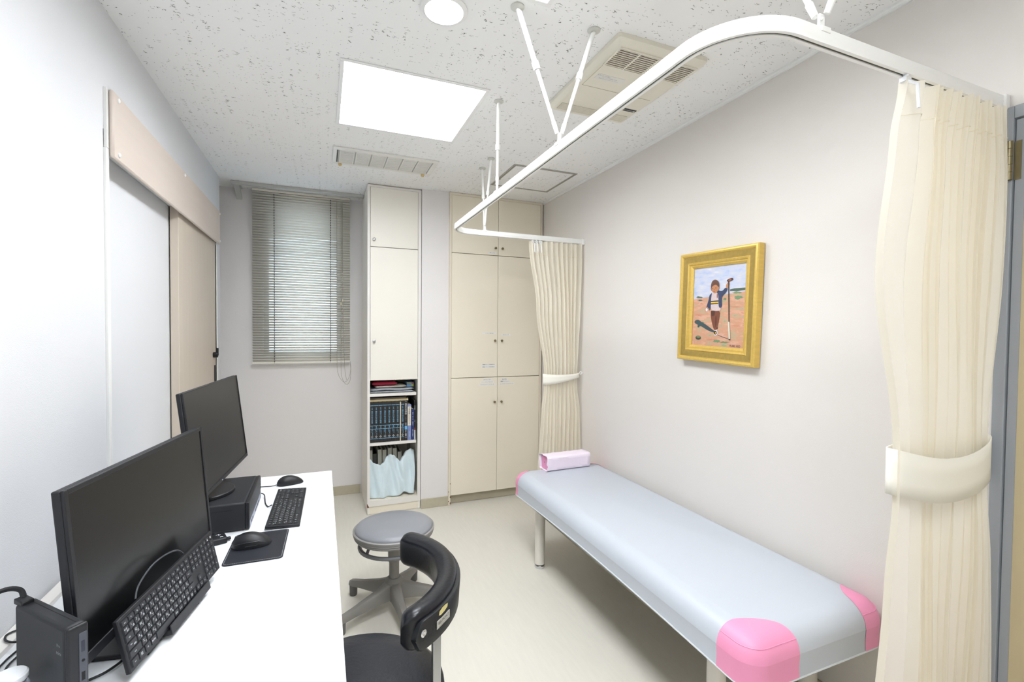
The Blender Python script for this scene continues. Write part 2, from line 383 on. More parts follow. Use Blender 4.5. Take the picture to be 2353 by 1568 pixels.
square_light(*LIGHTS[2], 'added square ceiling light, unseen above the viewer')  # out-of-view panel added to brighten near curtain, bed end and wall
t = thing('downlight', 'small round glowing downlight in ceiling between the square lights', 'light', (.367, 1.503, ZC))
m = MB(); m.lathe([(.062, 0), (.076, 0), (.076, -.004), (.066, -.009), (.062, -.009), (.062, 0)], (.367, 1.503, ZC-.0003), 40); m.build('trim_ring', WHITE, t)
m = MB(); m.lathe([(.0001, -.012), (.03, -.0112), (.05, -.009), (.0615, -.005), (.0615, -.001), (.0001, -.001)], (.367, 1.503, ZC), 40); m.build('lamp_dome', LAMPR, t)
# air vent
vt = thing('ceiling_vent', 'white ceiling air vent with six slatted bays above the blind', 'vent', (.365, 2.985, ZC))
vx0, vx1, vy0, vy1 = .060, .670, 2.845, 3.125
m = MB(); b_ = .022
m.box(vx0, vx1, vy0, vy0+b_+.012, ZC-.009, ZC-.0003); m.box(vx0, vx1, vy1-b_-.006, vy1, ZC-.009, ZC-.0003); m.box(vx0, vx0+b_, vy0+b_+.012, vy1-b_-.006, ZC-.009, ZC-.0003); m.box(vx1-b_-.008, vx1, vy0+b_+.012, vy1-b_-.006, ZC-.009, ZC-.0003)
m.build('vent_frame', WHITEP, vt, bevel=.002)
m = MB(); m.box(vx0+.01, vx1-.01, vy0+.01, vy1-.01, ZC-.003, ZC-.0003); m.build('vent_backing', mat('vent shade', '#c3c3bd', .7), vt)
m = MB(); m.box(vx0+b_+.001, vx0+b_+.006, vy0+.035, vy1-.03, ZC-.006, ZC-.003); m.build('vent_gap', DARK, vt)
cx0, cx1, cy0, cy1 = vx0+b_+.012, vx1-b_-.012, vy0+.040, vy1-.034
cw = (cx1-cx0)/6
for k in range(6):
    m = MB(); a, c_ = cx0+k*cw+.004, cx0+(k+1)*cw-.004
    m.box(a, a+.005, cy0, cy1, ZC-.0085, ZC-.003); m.box(c_-.005, c_, cy0, cy1, ZC-.0085, ZC-.003); m.box(a, c_, cy0-.004, cy0, ZC-.0085, ZC-.003); m.box(a, c_, cy1, cy1+.004, ZC-.0085, ZC-.003)
    n = 14
    for q in range(n):
        y = cy0+(q+.5)*(cy1-cy0)/n; m.box(a+.005, c_-.005, y-.0042, y+.0042, ZC-.0075, ZC-.0045)
    m.build('slatted_bay', WHITEP, vt, smooth=0)
for x in (vx0+.045, vx1-.05):
    m = MB(); m.lathe([(.011, 0), (.011, -.008), (.007, -.013), (.0001, -.014)], (x, vy1-.012, ZC-.009), 14); m.build('catch_knob', mat('yellowed plastic', '#d6bf84', .5), vt)
# access hatch
h_ = thing('ceiling_hatch', 'flush ceiling access hatch with thin aluminium edge beside right wall', 'hatch', (1.337, 2.928, ZC))
hx0, hx1, hy0, hy1 = 1.112, 1.562, 2.703, 3.153
m = MB()
def ringbox(m, x0, x1, y0, y1, w_, z0, z1, mi=0):
    m.box(x0, x1, y0, y0+w_, z0, z1, mi); m.box(x0, x1, y1-w_, y1, z0, z1, mi); m.box(x0, x0+w_, y0+w_, y1-w_, z0, z1, mi); m.box(x1-w_, x1, y0+w_, y1-w_, z0, z1, mi)
ringbox(m, hx0, hx1, hy0, hy1, .009, ZC-.004, ZC-.0003); m.build('hatch_frame', mat('hatch alu', '#b4b2ac', .45, metal=.3), h_)
m = MB(); ringbox(m, hx0+.009, hx1-.009, hy0+.009, hy1-.009, .004, ZC-.002, ZC-.0003); m.build('hatch_gap', mat('gap shade', '#6e6b64', .8), h_)
m = MB(); ringbox(m, hx0+.013, hx1-.013, hy0+.013, hy1-.013, .007, ZC-.004, ZC-.0003); m.build('panel_edge', mat('hatch alu', '#b4b2ac'), h_)
m = MB(); m.box(hx0+.02, hx1-.02, hy0+.02, hy1-.02, ZC-.003, ZC-.0003); m.build('hatch_panel', CEIL, h_, smooth=0)
# air cleaner
ac = thing('air_cleaner', 'beige ceiling air cleaner with louvred intake grilles behind the rail', 'air cleaner', (1.15, 1.65, ZC))
ax0, ax1, ay0, ay1 = .952, 1.352, 1.372, 1.925
m = MB(); zz = ZC-.0003
def rr(x0, x1, y0, y1, z, r=.012, n=4):
    P = []
    for cx, cy, a in ((x1-r, y1-r, 0), (x0+r, y1-r, PI/2), (x0+r, y0+r, PI), (x1-r, y0+r, 1.5*PI)):
        P += [Vector((x, y, z)) for x, y in arc((cx, cy), r, a, a+PI/2, n)]
    return P
m.loft([rr(ax0, ax1, ay0, ay1, zz), rr(ax0, ax1, ay0, ay1, ZC-.016), rr(ax0+.012, ax1-.012, ay0+.014, ay1-.012, ZC-.030), rr(ax0+.020, ax1-.020, ay0+.022, ay1-.018, ZC-.032)])
m.build('housing', BEIGEP, ac)
zb = ZC-.032
m = MB(); m.box(ax0+.03, ax1-.03, 1.672, 1.674, zb-.0006, zb); m.box(ax0+.03, ax0+.0315, 1.40, 1.672, zb-.0006, zb); m.build('seam_line', mat('seam', '#b5ad98', .8), ac)
gx0, gx1, gy0, gy1 = .982, 1.322, 1.402, 1.512
m = MB(); m.box(gx0, gx1, gy0, gy1, zb-.001, zb); m.build('intake_shade', mat('intake dark', '#26221e', .9), ac)
m = MB(); ringbox(m, gx0-.004, gx1+.004, gy0-.004, gy1+.004, .005, zb-.005, zb)
for x in (gx0+.085, gx1-.085): m.box(x-.003, x+.003, gy0, gy1, zb-.005, zb-.001)
m.box((gx0+gx1)/2-.003, (gx0+gx1)/2+.003, gy0, gy1, zb-.005, zb-.001)
m.build('grille_frame', BEIGEP, ac)
for k in range(10):
    y = gy0+(k+.5)*(gy1-gy0)/10; m = MB(); m.box(gx0, gx1, y-.0017, y+.0017, zb-.0045, zb-.001); m.build('louvre_slat', mat('pale louvre', '#e8e2cf', .5), ac, smooth=0)
m = MB(); m.box(ax0+.028, ax1-.028, 1.838, 1.892, zb-.0008, zb); m.build('outlet_shade', mat('outlet shade', '#a8a28f', .8), ac)
m = MB()
for k in range(10): m.box(ax0+.028, ax1-.028, 1.838+k*.0054, 1.838+k*.0054+.0030, zb-.004, zb-.0008)
tag(m.build('outlet_slats', BEIGEP, ac, smooth=0), kind='stuff')
def down_T(x, y, z): return frame_T((x, y, z), (1, 0, 0), (0, -1, 0))    # readable from below, top towards viewer
m = MB(); m.box(1.0, 1.125, 1.575, 1.612, zb-.0008, zb)
m.text('お手入れのお願い', .0075, down_T(1.03, 1.583, zb-.0012), 1); m.text('フィルターの清掃は 月1回', .006, down_T(1.06, 1.592, zb-.0012), 1); m.text('電源を切ってから行ってください', .006, down_T(1.06, 1.602, zb-.0012), 1)
m.build('notice_label', [mat('notice paper', '#e4e2dc', .6), INKG], ac, smooth=0)
m = MB(); m.box(1.265, 1.348-.02, 1.772, 1.792, zb-.0015, zb); m.text('MIDORIANZEN', .0082, down_T(1.291, 1.782, zb-.0019), 1); m.lathe([(.0001, 0), (.005, 0), (.005, -.0004), (.0001, -.0004)], (1.324-.004, 1.784, zb-.0016), 14, 1)
m.build('badge', [BLACK, INKW], ac, smooth=0)

# ================================================================== CURTAIN RAIL
rl = thing('curtain_rail', 'white ceiling-hung curtain rail curving round the examination bed', 'curtain rail', (.735, 1.74, 1.945))
R1, R2, ZR, RXc, RYf, RYn = .13, .15, 1.945, .737, 2.805, .668
path = [(XR-.002, RYf, ZR), (RXc+R1, RYf, ZR)]
path += [(x, y, ZR) for x, y in arc((RXc+R1, RYf-R1), R1, PI/2, PI, 10)][1:]
path += [(x, y, ZR) for x, y in arc((RXc+R2, RYn+R2), R2, PI, 1.5*PI, 14)]
path += [(XR-.002, RYn, ZR)]
pw, ph, sl, th = .0105, .031, .0030, .0025
prof = [(-pw, 0), (-sl, 0), (-sl, th), (-pw+th, th), (-pw+th, ph-th), (pw-th, ph-th), (pw-th, th), (sl, th), (sl, 0), (pw, 0), (pw, ph*.35), (pw+.0012, ph*.5), (pw, ph*.65), (pw, ph), (-pw, ph), (-pw, ph*.65), (-pw-.0012, ph*.5), (-pw, ph*.35)]
m = MB(); m.sweep(prof, path); m.build('rail_track', RAIL, rl, smooth=50)
m = MB(); m.sweep([(-pw+th, th+.001), (pw-th, th+.001), (pw-th, th+.002), (-pw+th, th+.002)], path); m.build('runner_groove', SLOT, rl)
for y in (RYf, RYn):
    m = MB(); m.box(XR-.022, XR-.0005, y-.016, y+.016, ZR-.006, ZR+ph+.004); m.build('wall_bracket', RAIL, rl, bevel=.003)
def rod(p0, p1, split=.45):
    """ceiling point p0 -> rail point p1"""
    p0 = Vector(p0); p1 = Vector(p1); q = p0.lerp(p1, split); d = (p1-p0).normalized()
    m = MB(); m.lathe([(.022, -.0003), (.022, -.004), (.014, -.009), (.008, -.010), (.0001, -.010)], p0, 20); pl = m.build('ceiling_flange', mat('flange', '#cfcfc8', .4), rl)
    m = MB(); m.tube([p0+Vector((0, 0, -.008)), p0+d*.02], .0075, 10); m.cyl(p0+d*.016, p0+d*.05, .0085, n=12); m.cyl(p0+d*.04, q, .0082, n=12); rd = m.build('hanger_rod', RAIL, rl)
    m = MB(); m.cyl(q-d*.012, q+d*.012, .0112, n=14); m.cyl(q+d.orthogonal().normalized()*.008, q+d.orthogonal().normalized()*.0145, .004, n=8); m.build('clamp_collar', RAIL, rd)
    m = MB(); m.cyl(q, p1-d*.03, .0062, n=12); m.cyl(p1-d*.04, p1-d*.005, .0080, .0065, n=10); m.build('lower_rod', RAIL, rd)
def clip(x, y, along_x):
    m = MB(); T = Matrix.Translation((x, y, ZR+ph))
    if along_x: m.box(-.014, .014, -.0125, .0125, -.008, .003, 0, T); m.box(-.008, .008, -.003, .003, .003, .034, 0, T)
    else: m.box(-.0125, .0125, -.014, .014, -.008, .003, 0, T); m.box(-.003, .003, -.008, .008, .003, .034, 0, T)
    m.cyl((x-.006, y-.006, ZR+ph+.022), (x+.006, y+.006, ZR+ph+.022), .003, n=8)
    m.build('rail_clip', RAIL, rl, bevel=.0015)
ZT = ZR+ph+.028
rod((.580, 1.397, ZC), (.730, 1.40, ZT)); rod((.868, 1.402, ZC), (.744, 1.40, ZT)); clip(RXc, 1.40, False)
rod((.742, 1.998, ZC), (RXc, 1.998, ZT), .55); clip(RXc, 1.998, False)
rod((.953, 2.856, ZC), (.953, 2.810, ZT), .5); rod((.948, 2.676, ZC), (.952, 2.800, ZT), .5); clip(.953, RYf, True)
rod((.925, .82, ZC), (.955, .675, ZT), .45); rod((1.02, .53, ZC), (.965, .662, ZT), .45); clip(.96, RYn, True)

# ================================================================== FITTED FURNITURE ON THE BACK WALL
def knob(parent, x, y, z, r=.009, l=.018, name='knob'):
    m = MB(); T = frame_T((x, y, z), (1, 0, 0), (0, 0, 1)); m.lathe([(r*.55, 0), (r*.55, l*.4), (r, l*.5), (r*1.05, l*.9), (r*.8, l), (.0001, l)], n=16, T=T); m.build(name, BRASS if r < .0095 else STEEL, parent)
tc_ = thing('tall_cabinet', 'tall narrow cream cabinet with two doors above open shelves', 'cabinet', (.492, 3.72, 0))
TX0, TX1, TY, TYb = .302, .683, 3.475, YB-.002
m = MB()
m.box(TX0, TX0+.018, TY+.002, TYb, .002, ZC-.006); m.box(TX1-.018, TX1, TY+.002, TYb, .002, ZC-.006); m.box(TX0+.018, TX1-.018, TYb-.012, TYb, .06, ZC-.006)
m.box(TX0+.018, TX1-.018, TY+.002, TYb-.012, ZC-.024, ZC-.006); m.box(TX0+.018, TX1-.018, TY+.002, TYb-.012, .975, .99)
m.build('carcass', CREAMW, tc_, bevel=.001)
m = MB(); m.box(TX0+.003, TX1-.003, TY+.004, TY+.03, .002, .060); m.build('plinth', CREAM, tc_)
m = MB(); e = TY-.002
m.box(TX0-.001, TX0+.017, e, TY+.004, .058, ZC-.008); m.box(TX1-.021, TX1+.001, e, TY+.004, .058, ZC-.008); m.box(TX0+.017, TX1-.021, e, TY+.004, ZC-.022, ZC-.008); m.box(TX0+.017, TX1-.021, e, TY+.004, .058, .098)
m.build('edge_frame', WHITEM, tc_)
m = MB(); m.box(TX0+.006, TX1, TY+.01, TY+.03, ZC-.006, ZC-.001); m.build('ceiling_filler', CREAMD, tc_)
dr = []
for z0, z1 in ((1.940, 2.361), (.978, 1.936)):
    m = MB(); m.box(TX0+.0195, TX1-.0225, TY-.001, TY+.017, z0, z1); d = m.build('door', CREAMW, tc_, bevel=.0012); dr.append(d)
    knob(d, .346, TY-.001, z0+.048 if z0 > 1.5 else 1.26, .010, .016)
for z in (.857, .498):
    m = MB(); m.box(TX0+.018, TX1-.030, TY+.006, TYb-.012, z, z+.020); m.build('shelf', WHITEM, tc_, bevel=.001)
m = MB(); m.box(TX0+.018, TX1-.018, TY+.006, TYb-.012, .06, .098); m.build('bottom_panel', CREAM, tc_)
m = MB()
m.box(TX1-.0195, TX1-.018, TY+.03, TY+.045, .10, .97); m.box(TX1-.0195, TX1-.018, TY+.33, TY+.345, .10, .97); m.build('shelf_standard', STEEL, tc_)
m = MB(); m.add([(TX0-.0015, e-.0006, .055), (TX0+.013, e-.0006, .055), (TX0-.0015, e-.0006, .085), (TX0-.0015, TY+.005, .055), (TX0-.0015, TY+.005, .085)], [(0, 1, 2), (0, 2, 4, 3)]); m.build('chipped_corner', RUST, tc_, smooth=0)

cb = thing('fitted_cupboard', 'cream built-in cupboard with six doors and label stickers in corner', 'cupboard', (1.285, 3.70, 0))
KX0, KX1, KY = .892, 1.668, 3.44
m = MB()
m.box(KX0, KX0+.016, KY, YB-.035, .002, ZC-.002); m.box(KX1-.018, KX1, KY, YB-.035, .076, ZC-.002); m.box(KX0+.016, KX1-.018, KY, YB-.035, ZC-.020, ZC-.002)
m.box(KX0+.016, KX1-.018, YB-.05, YB-.035, .07, ZC-.02); m.box(KX1-.018, KX1, KY+.03, YB-.035, .002, .076)
m.build('carcass', CREAMD, cb, bevel=.001)
m = MB(); m.box(KX0+.016, KX1-.018, KY+.045, KY+.06, .002, .076); m.box(KX0+.016, KX1-.018, KY+.02, KY+.3, .070, .076); m.build('plinth', BASEB, cb)
for k, (z, s_) in enumerate(((.010, .016), (.030, .008), (.060, .012), (.105, .006), (.165, .008))):
    m = MB(); x = KX0+(0 if k % 2 else .012); m.box(x-.0006, x+.0042, KY-.0006, KY+.001, z, z+s_); m.build('rust_chip', RUST, cb, smooth=0)
XM = 1.2835
doors = {}
for r_, (z0, z1) in enumerate(((1.933, 2.364), (.979, 1.929), (.077, .975))):
    for c_, (x0, x1) in enumerate(((KX0+.0175, XM-.0012), (XM+.0012, KX1-.0195))):
        m = MB(); m.box(x0, x1, KY+.001, KY+.019, z0, z1); doors[r_, c_] = m.build('door', CREAM, cb, bevel=.0012)
for r_, z in enumerate((1.987, 1.264, .782)):
    for c_, x in enumerate((XM-.026, XM+.031)):
        knob(doors[r_, c_], x, KY+.001, z, .009, .022)
def sticker(door, x0, x1, z1, h, body):
    m = MB(); y = KY+.001; m.box(x0, x1, y-.0006, y+.0002, z1-h, z1)
    n = max(1, len(body)); s_ = min(h*.72, (x1-x0)*.90/n)
    m.text(body, s_, frame_T(((x0+x1)/2, y-.0009, z1-h*.5), (1, 0, 0), (0, 0, 1)), 1)
    m.build('label_sticker', [PAPER, INK], door, smooth=0)
sticker(doors[0, 0], 1.198, 1.268, 1.956, .013, '画像 CD-ROM')
sticker(doors[1, 0], 1.155, 1.273, 1.327, .0115, 'テーピング膝下用')
sticker(doors[1, 1], 1.312, 1.392, 1.316, .0115, 'ドレッシング')
sticker(doors[1, 0], 1.150, 1.268, 1.083, .0135, '神経根ブロック同意説明 書')
sticker(doors[1, 0], 1.150, 1.268, 1.064, .0135, '硬膜外ブロック同意説明 書')
sticker(doors[2, 0], 1.164, 1.236, .964, .0135, 'ポブスレッター')
sticker(doors[2, 0], 1.142, 1.256, .946, .0135, 'フィットキュア スパイン')
sticker(doors[2, 0], 1.133, 1.268, .926, .0135, 'ハイブリッドシーネ 小〜大')
sticker(doors[2, 1], 1.315, 1.370, .963, .0135, '血圧手帳')
sticker(doors[2, 1], 1.306, 1.393, .946, .0135, '腰痛パンフレット')
sticker(doors[2, 1], 1.299, 1.430, .926, .0135, 'コレステロールパンフレット')

# ------------------------------------------------------------------ things on the open shelves
S1, S2, S3 = .877, .518, .098
def cloth_fold(name, x0, x1, y0, y1, z0, h, matl, label, cat, layers=2, wob=.004, seed=1):
    """folded soft item: stacked rounded layers, one mesh"""
    rnd = random.Random(seed); m = MB(); lh = h/layers
    for L_ in range(layers):
        zc = z0+lh*(L_+.5); rings = []
        dx0, dx1 = rnd.uniform(-.006, .006), rnd.uniform(-.006, .006)
        for i in range(17):
            t = i/16; x = x0+dx0+(x1-x0-dx0+dx1)*t; e_ = min(1, math.sqrt(max(0, 1-(2*t-1)**8)))*.999+.001
            hh = lh*.5*e_; dz = wob*math.sin(t*9+L_*1.7+seed)*(1 if L_ else 0) + 0
            ring = []
            for k in range(14):
                a = 2*PI*k/14; cy, sz = math.cos(a), math.sin(a)
                sy = math.copysign(abs(cy)**.4, cy); ss = math.copysign(abs(sz)**.7, sz)
                ring.append((x, (y0+y1)/2+(y1-y0)/2*sy*(.92+.08*e_), max(z0+.0006, zc+hh*ss+dz)))
            rings.append(ring)
        m.loft(rings)
    o = m.build(name, matl, smooth=60); return tag(o, label, cat)
cloth_fold('folded_bag', .326, .640, 3.50, 3.80, S1, .033, GREYC, 'silver grey plastic bag folded at bottom of top open shelf', 'bag', 2, .002, 3)
cloth_fold('knit_cloth', .358, .590, 3.52, 3.78, S1+.034, .019, KNIT, 'pale knitted cloth folded between grey bag and crimson pouch', 'cloth', 1, 0, 5)
cloth_fold('crimson_pouch', .330, .515, 3.51, 3.78, S1+.054, .028, RED, 'crimson cloth pouch on the folded cloths in cabinet', 'pouch', 1, 0, 2)
cloth_fold('beige_pouch', .470, .578, 3.60, 3.80, S1+.0835, .010, BEIGEC, 'small beige cloth lying over the crimson pouch', 'cloth', 1, 0, 8)
t = thing('small_box', 'small blue and yellow printed carton at right of top open shelf', 'box', (.620, 3.60, S1+.0345))
BX = (.594, .646, 3.55, 3.66, S1+.0345, S1+.068)
m = MB(); m.box(*BX); bx_ = m.build('carton', mat('blue carton', '#6f9ac6', .5, var=.06), t, bevel=.001)
m = MB(); m.box(BX[0], BX[1]-.02, BX[2]-.0006, BX[2], BX[5]-.006, BX[5], 0); m.box(BX[1]-.018, BX[1], BX[2]-.0006, BX[2], BX[4]+.004, BX[5]-.012, 1); m.box(BX[1]-.016, BX[1]-.004, BX[2]-.0008, BX[2], BX[5]-.012, BX[5]-.003, 2)
m.text('ソフト', .011, frame_T(((BX[0]+BX[1])/2-.010, BX[2]-.0008, BX[4]+.019), (1, 0, 0), (0, 0, 1)), 3)
m.build('carton_print', [mat('yellow print', '#e0cf5a'), mat('green print', '#9fb04a'), mat('red print', '#c4525e'), INK], t, smooth=0)

def book(x0, x1, h, depth, cover, label, y0=3.497, pages=True):
    t = thing('book', label, 'book', ((x0+x1)/2, y0+depth/2, S2), group='books on the middle open shelf')
    m = MB(); c = .002
    m.box(x0, x1, y0, y0+.003, S2, S2+h); m.box(x0, x0+c, y0+.003, y0+depth, S2, S2+h); m.box(x1-c, x1, y0+.003, y0+depth, S2, S2+h)
    cv = m.build('cover', cover, t, bevel=.0007)
    if x1-x0 > .008:
        m = MB(); m.box(x0+c, x1-c, y0+.003, y0+depth-.003, S2+.003, S2+h-.003); m.build('page_block', PAGES, t, smooth=0)
    return t
def spine_T(x, z, y0=3.497): return frame_T((x, y0-.0007, z), (1, 0, 0), (0, 0, 1))
BKM = mat('black book cover', '#2b2a2a', .4, var=.05)
edges = [.3235, .3500, .3815, .4125, .4435, .4735, .5045, .5350]
nice = ['first', 'second', 'third', 'fourth', 'fifth', 'sixth', 'seventh']
subs = ['頚椎・胸椎疾患', '腰椎・仙椎', '肩関節上腕', '肘関節前腕と手', '骨盤股関節', '膝関節疾患', '下腿足関節']
def volume(x0, x1, num, sub, label):
    t = book(x0, x1, .296, .21, BKM, label); m = MB(); xc = (x0+x1)/2
    for z in (.788, .640, .616, .545): m.box(x0+.0006, x1-.0006, 3.4962, 3.4968, z, z+.0035)
    m.text('新編', .0085, spine_T(xc, .767), 0, True, 1.05); m.text('整形外科手術書', .0135, spine_T(xc, .704), 0, True, .98)
    m.text(str(num), .022, spine_T(xc, .630), 0); m.text(sub, .0062, spine_T(xc+.003, .592), 0, True, 1.0); m.text(sub[:4], .0050, spine_T(xc-.005, .602), 0, True, 1.0)
    tag(m.build('spine_print', INKB, t, smooth=0), kind='stuff')
    m = MB()
    for a in range(4):
        q = a*PI/2; m.add([(xc+.0062*math.cos(q)+.0035*math.cos(q+b), 3.4963, .5615+.0062*math.sin(q)+.0035*math.sin(q+b)) for b in (0, PI/2, PI, 1.5*PI)], [(0, 1, 2, 3)])
    m.add([(xc+.003*math.cos(b), 3.4963, .5615+.003*math.sin(b)) for b in (0, PI/2, PI, 1.5*PI)], [(0, 1, 2, 3)])
    m.build('spine_emblem', mat('silver print', '#b9b9bb', .4), t, smooth=0)
vl = ['leftmost thick black volume with pale blue spine print', 'second black volume from the left of the row', 'third black volume from the left of the row', 'fourth black volume from the left of the row', 'fifth black volume from the left of the row', 'sixth black volume from the left of the row', 'seventh black volume, just left of the cream booklet']
for k in range(7): volume(edges[k]+.0004, edges[k+1]-.0004, k+1, subs[k], vl[k])
m = MB(); m.box(.5355, .5425, 3.494, 3.70, S2, S2+.290); tag(m.build('booklet', mat('cream booklet', '#e6ddc8', .7), bevel=.0008), 'thin cream booklet squeezed between black volumes seven and eight', 'booklet', 'books on the middle open shelf')
volume(.5432, .5680, 8, '感染症骨腫瘍', 'black volume with pale blue print just right of the cream booklet')
t = book(.5688, .5900, .296, .21, BKM, 'black book with white spine title and blue square beside volume eight'); m = MB()
m.text('整形外科研修', .0145, spine_T(.579, .752), 0, True, .98); m.text('ノート', .008, spine_T(.579, .680), 0, True, 1.3); m.text('改訂', .010, spine_T(.579, .640), 0, True); m.text('第2版', .011, spine_T(.579, .576), 0, True)
m.box(.571, .588, 3.4962, 3.4968, .598, .626, 1); m.box(.571, .588, 3.4962, 3.4968, .540, .542, 2); m.box(.571, .588, 3.4962, 3.4968, .808, .810, 2); m.box(.575, .584, 3.4962, 3.4968, .550, .568, 2)
tag(m.build('spine_print', [INKW, mat('bright blue print', '#6db6e6'), mat('silver print', '#b9b9bb')], t, smooth=0), kind='stuff')
t = book(.5915, .6180, .266, .19, mat('lilac blue cover', '#7f8fc0', .45, var=.25, vscale=14), 'pale blue and lilac book with cream title label on spine'); m = MB()
m.box(.5925, .6170, 3.4962, 3.4968, .628, .770, 0); m.text('日常診療ハンドブック', .0125, frame_T((.6047, 3.4955, .699), (1, 0, 0), (0, 0, 1)), 1, True, 1.05); m.text('医学出版社', .008, spine_T(.606, .560), 2, True, 1.1)
tag(m.build('spine_print', [mat('cream label', '#e3dccb'), INK, INKW], t, smooth=0), kind='stuff')
t = book(.6215, .6395, .232, .19, mat('navy cover', '#24326b', .4, var=.08), 'navy blue book with small white spine lettering'); m = MB()
m.text('骨折 ギプス 固定法', .0085, spine_T(.6305, .676), 0, True, 1.2); m.text('診断と治療社', .0085, spine_T(.6305, .570), 0, True, 1.1); tag(m.build('spine_print', INKW, t, smooth=0), kind='stuff')
t = book(.6405, .6500, .296, .19, mat('black white cover', '#232427', .4), 'thin black and white book at right end of row'); m = MB()
m.box(.641, .6495, 3.4962, 3.4968, .52, .592, 0); m.box(.641, .6495, 3.4962, 3.4968, .598, .608, 1); m.text('救急処置', .007, spine_T(.645, .76), 0, True, 1.1); m.text('実践', .007, spine_T(.645, .66), 0, True, 1.3); tag(m.build('spine_print', [INKW, mat('red spine', '#b8323c')], t, smooth=0), kind='stuff')
t = thing('lying_book', 'cream-edged paperback lying flat on top of the black volumes', 'book', (.46, 3.60, S2+.297), group='books on the middle open shelf')
m = MB(); m.box(.324, .600, 3.512, 3.69, S2+.2975, S2+.299); m.box(.324, .600, 3.512, 3.69, S2+.311, S2+.3125); m.build('cover', mat('buff cover', '#c9b98f', .6), t)
m = MB(); m.box(.324, .598, 3.514, 3.688, S2+.299, S2+.311); m.build('page_block', PAGES, t, smooth=0)
t = tag(MB().box(.324, .585, 3.525, 3.69, S2+.313, S2+.322).build('thin_book', mat('plum cover', '#7d746e', .5, var=.3, vscale=20), bevel=.001), 'thin dull brown booklet on top of the flat paperback', 'booklet', 'books on the middle open shelf')
# files with a towel hung over them
fx = [.326, .358, .395, .430, .470, .507, .545, .585]
fm = [mat('white file', '#d6d3c6', .6, var=.05), mat('grey file', '#a8a597', .6, var=.05), mat('dark file', '#54534e', .6)]
for k in range(7):
    lean = .004
    h = (.33, .30, .33, .325, .335, .33, .30)[k]; m = MB(); T = Matrix.Translation((fx[k], 3.645, S3)) @ Matrix.Rotation(-lean*2.0, 4, 'Y')
    m.box(0, .004, 0, .24, 0.0015, h, 0, T); m.box(.026, .030, 0, .24, 0.0015, h, 0, T); m.box(.004, .026, 0, .003, 0.0015, h, 0, T); m.box(.005, .025, .004, .236, .006, h-.02-.006*(k % 3), 1, T)
    names = ['leftmost file', 'second file from the left', 'third file from the left', 'middle file', 'fifth file from the left', 'second file from the right', 'rightmost file']
    tag(m.build('file_folder', [fm[0 if k != 1 else 2], fm[1] if k % 2 else fm[0]], bevel=.001), names[k]+' standing behind the pale blue towel', 'file', 'files in bottom of tall cabinet')
# towel
m = MB(); nu, nv = 48, 40
topz = [.388, .36, .345, .335, .352, .392, .410, .402, .372, .350, .385, .428, .440, .425]
def lerp_list(L_, t):
    f = t*(len(L_)-1); i = min(int(f), len(L_)-2); a = f-i; a = a*a*(3-2*a); return L_[i]*(1-a)+L_[i+1]*a
rows = []
for j in range(nv+1):
    v = j/nv; row = []
    for i in range(nu+1):
        u = i/nu; x = .3225+u*.3245 + .004*math.sin(v*6+u*5)*(.2+u)
        zt = lerp_list(topz, u); zb_ = .100 + .014*max(0, (u-.35))*1.0 + (.014*math.exp(-((u-.78)/.10)**2)) + .002*math.sin(u*30)
        z = zt+(zb_-zt)*min(1, max(0, (v-.18)/.82))
        fold = .013*math.sin(u*17+v*4.0)*(.3+.7*v) + .008*math.sin(u*31-v*7) + .010*math.exp(-((u-.18-.16*v)/.05)**2) - .014*math.exp(-((u-.45+.22*v)/.035)**2)*(1-.5*v) - .012*math.exp(-((u-.62-.1*v)/.05)**2)*(1-v)
        y = 3.535 - .018*v - fold
        if v < .18:
            q = v/.18; z = zt+.004-.06*(1-q)**2*.2 - .02*(1-q); y += .085*(1-q)
        row.append((x, min(3.63, max(3.489, y)), max(z, .1005)))
    rows.append(row)
m.loft(rows, closed=False); tag(m.build('towel', TOWEL, smooth=80, solid=.003), 'pale blue towel hung over the files in bottom shelf', 'towel')

# ================================================================== VENETIAN BLIND
vb = thing('venetian_blind', 'off-white venetian blind over the window, slats nearly closed', 'blind', (-.136, 3.94, 1.08))
m = MB(); m.box(-.592, .300, 3.79, 3.825, ZC-.022, ZC-.0005); m.build('head_rail', GREYM, vb, bevel=.002)
m = MB(); m.box(-.585, -.545, 3.825, YB-.002, ZC-.006, ZC-.0005); m.add([(-.583, 3.83, ZC-.008), (-.583, 3.86, ZC-.008), (-.583, YB-.002, ZC-.06), (-.583, YB-.002, ZC-.085), (-.548, 3.83, ZC-.008), (-.548, 3.86, ZC-.008), (-.548, YB-.002, ZC-.06), (-.548, YB-.002, ZC-.085)], [(0, 1, 2, 3), (7, 6, 5, 4), (0, 4, 5, 1), (1, 5, 6, 2), (2, 6, 7, 3), (3, 7, 4, 0)])
m.build('rail_bracket', GREYM, vb)
BX0, BX1, BY = -.479, .208, 3.940
m = MB(); m.box(BX0, BX1, BY-.013, BY+.013, ZC-.020, ZC-.0015); m.build('head_box', SLAT, vb, bevel=.002)
NS = 66; pitch = (2.354-1.103)/(NS-1); tilt = math.radians(37)
m = MB(); rings = []
for i in range(9):
    t_ = -1+2*i/8; a = t_*.0125; c_ = .0022*(1-t_*t_)
    # local: across slat direction (room edge low)
    yy = a*math.cos(tilt) - c_*math.sin(tilt); zz_ = -a*math.sin(tilt) - c_*math.cos(tilt)
    rings.append([(BX0, yy, zz_), (BX1, yy, zz_)])
V = [p for r in rings for p in r]; F = [(2*i, 2*i+1, 2*i+3, 2*i+2) for i in range(8)]
m.add(V, F); slat0 = None
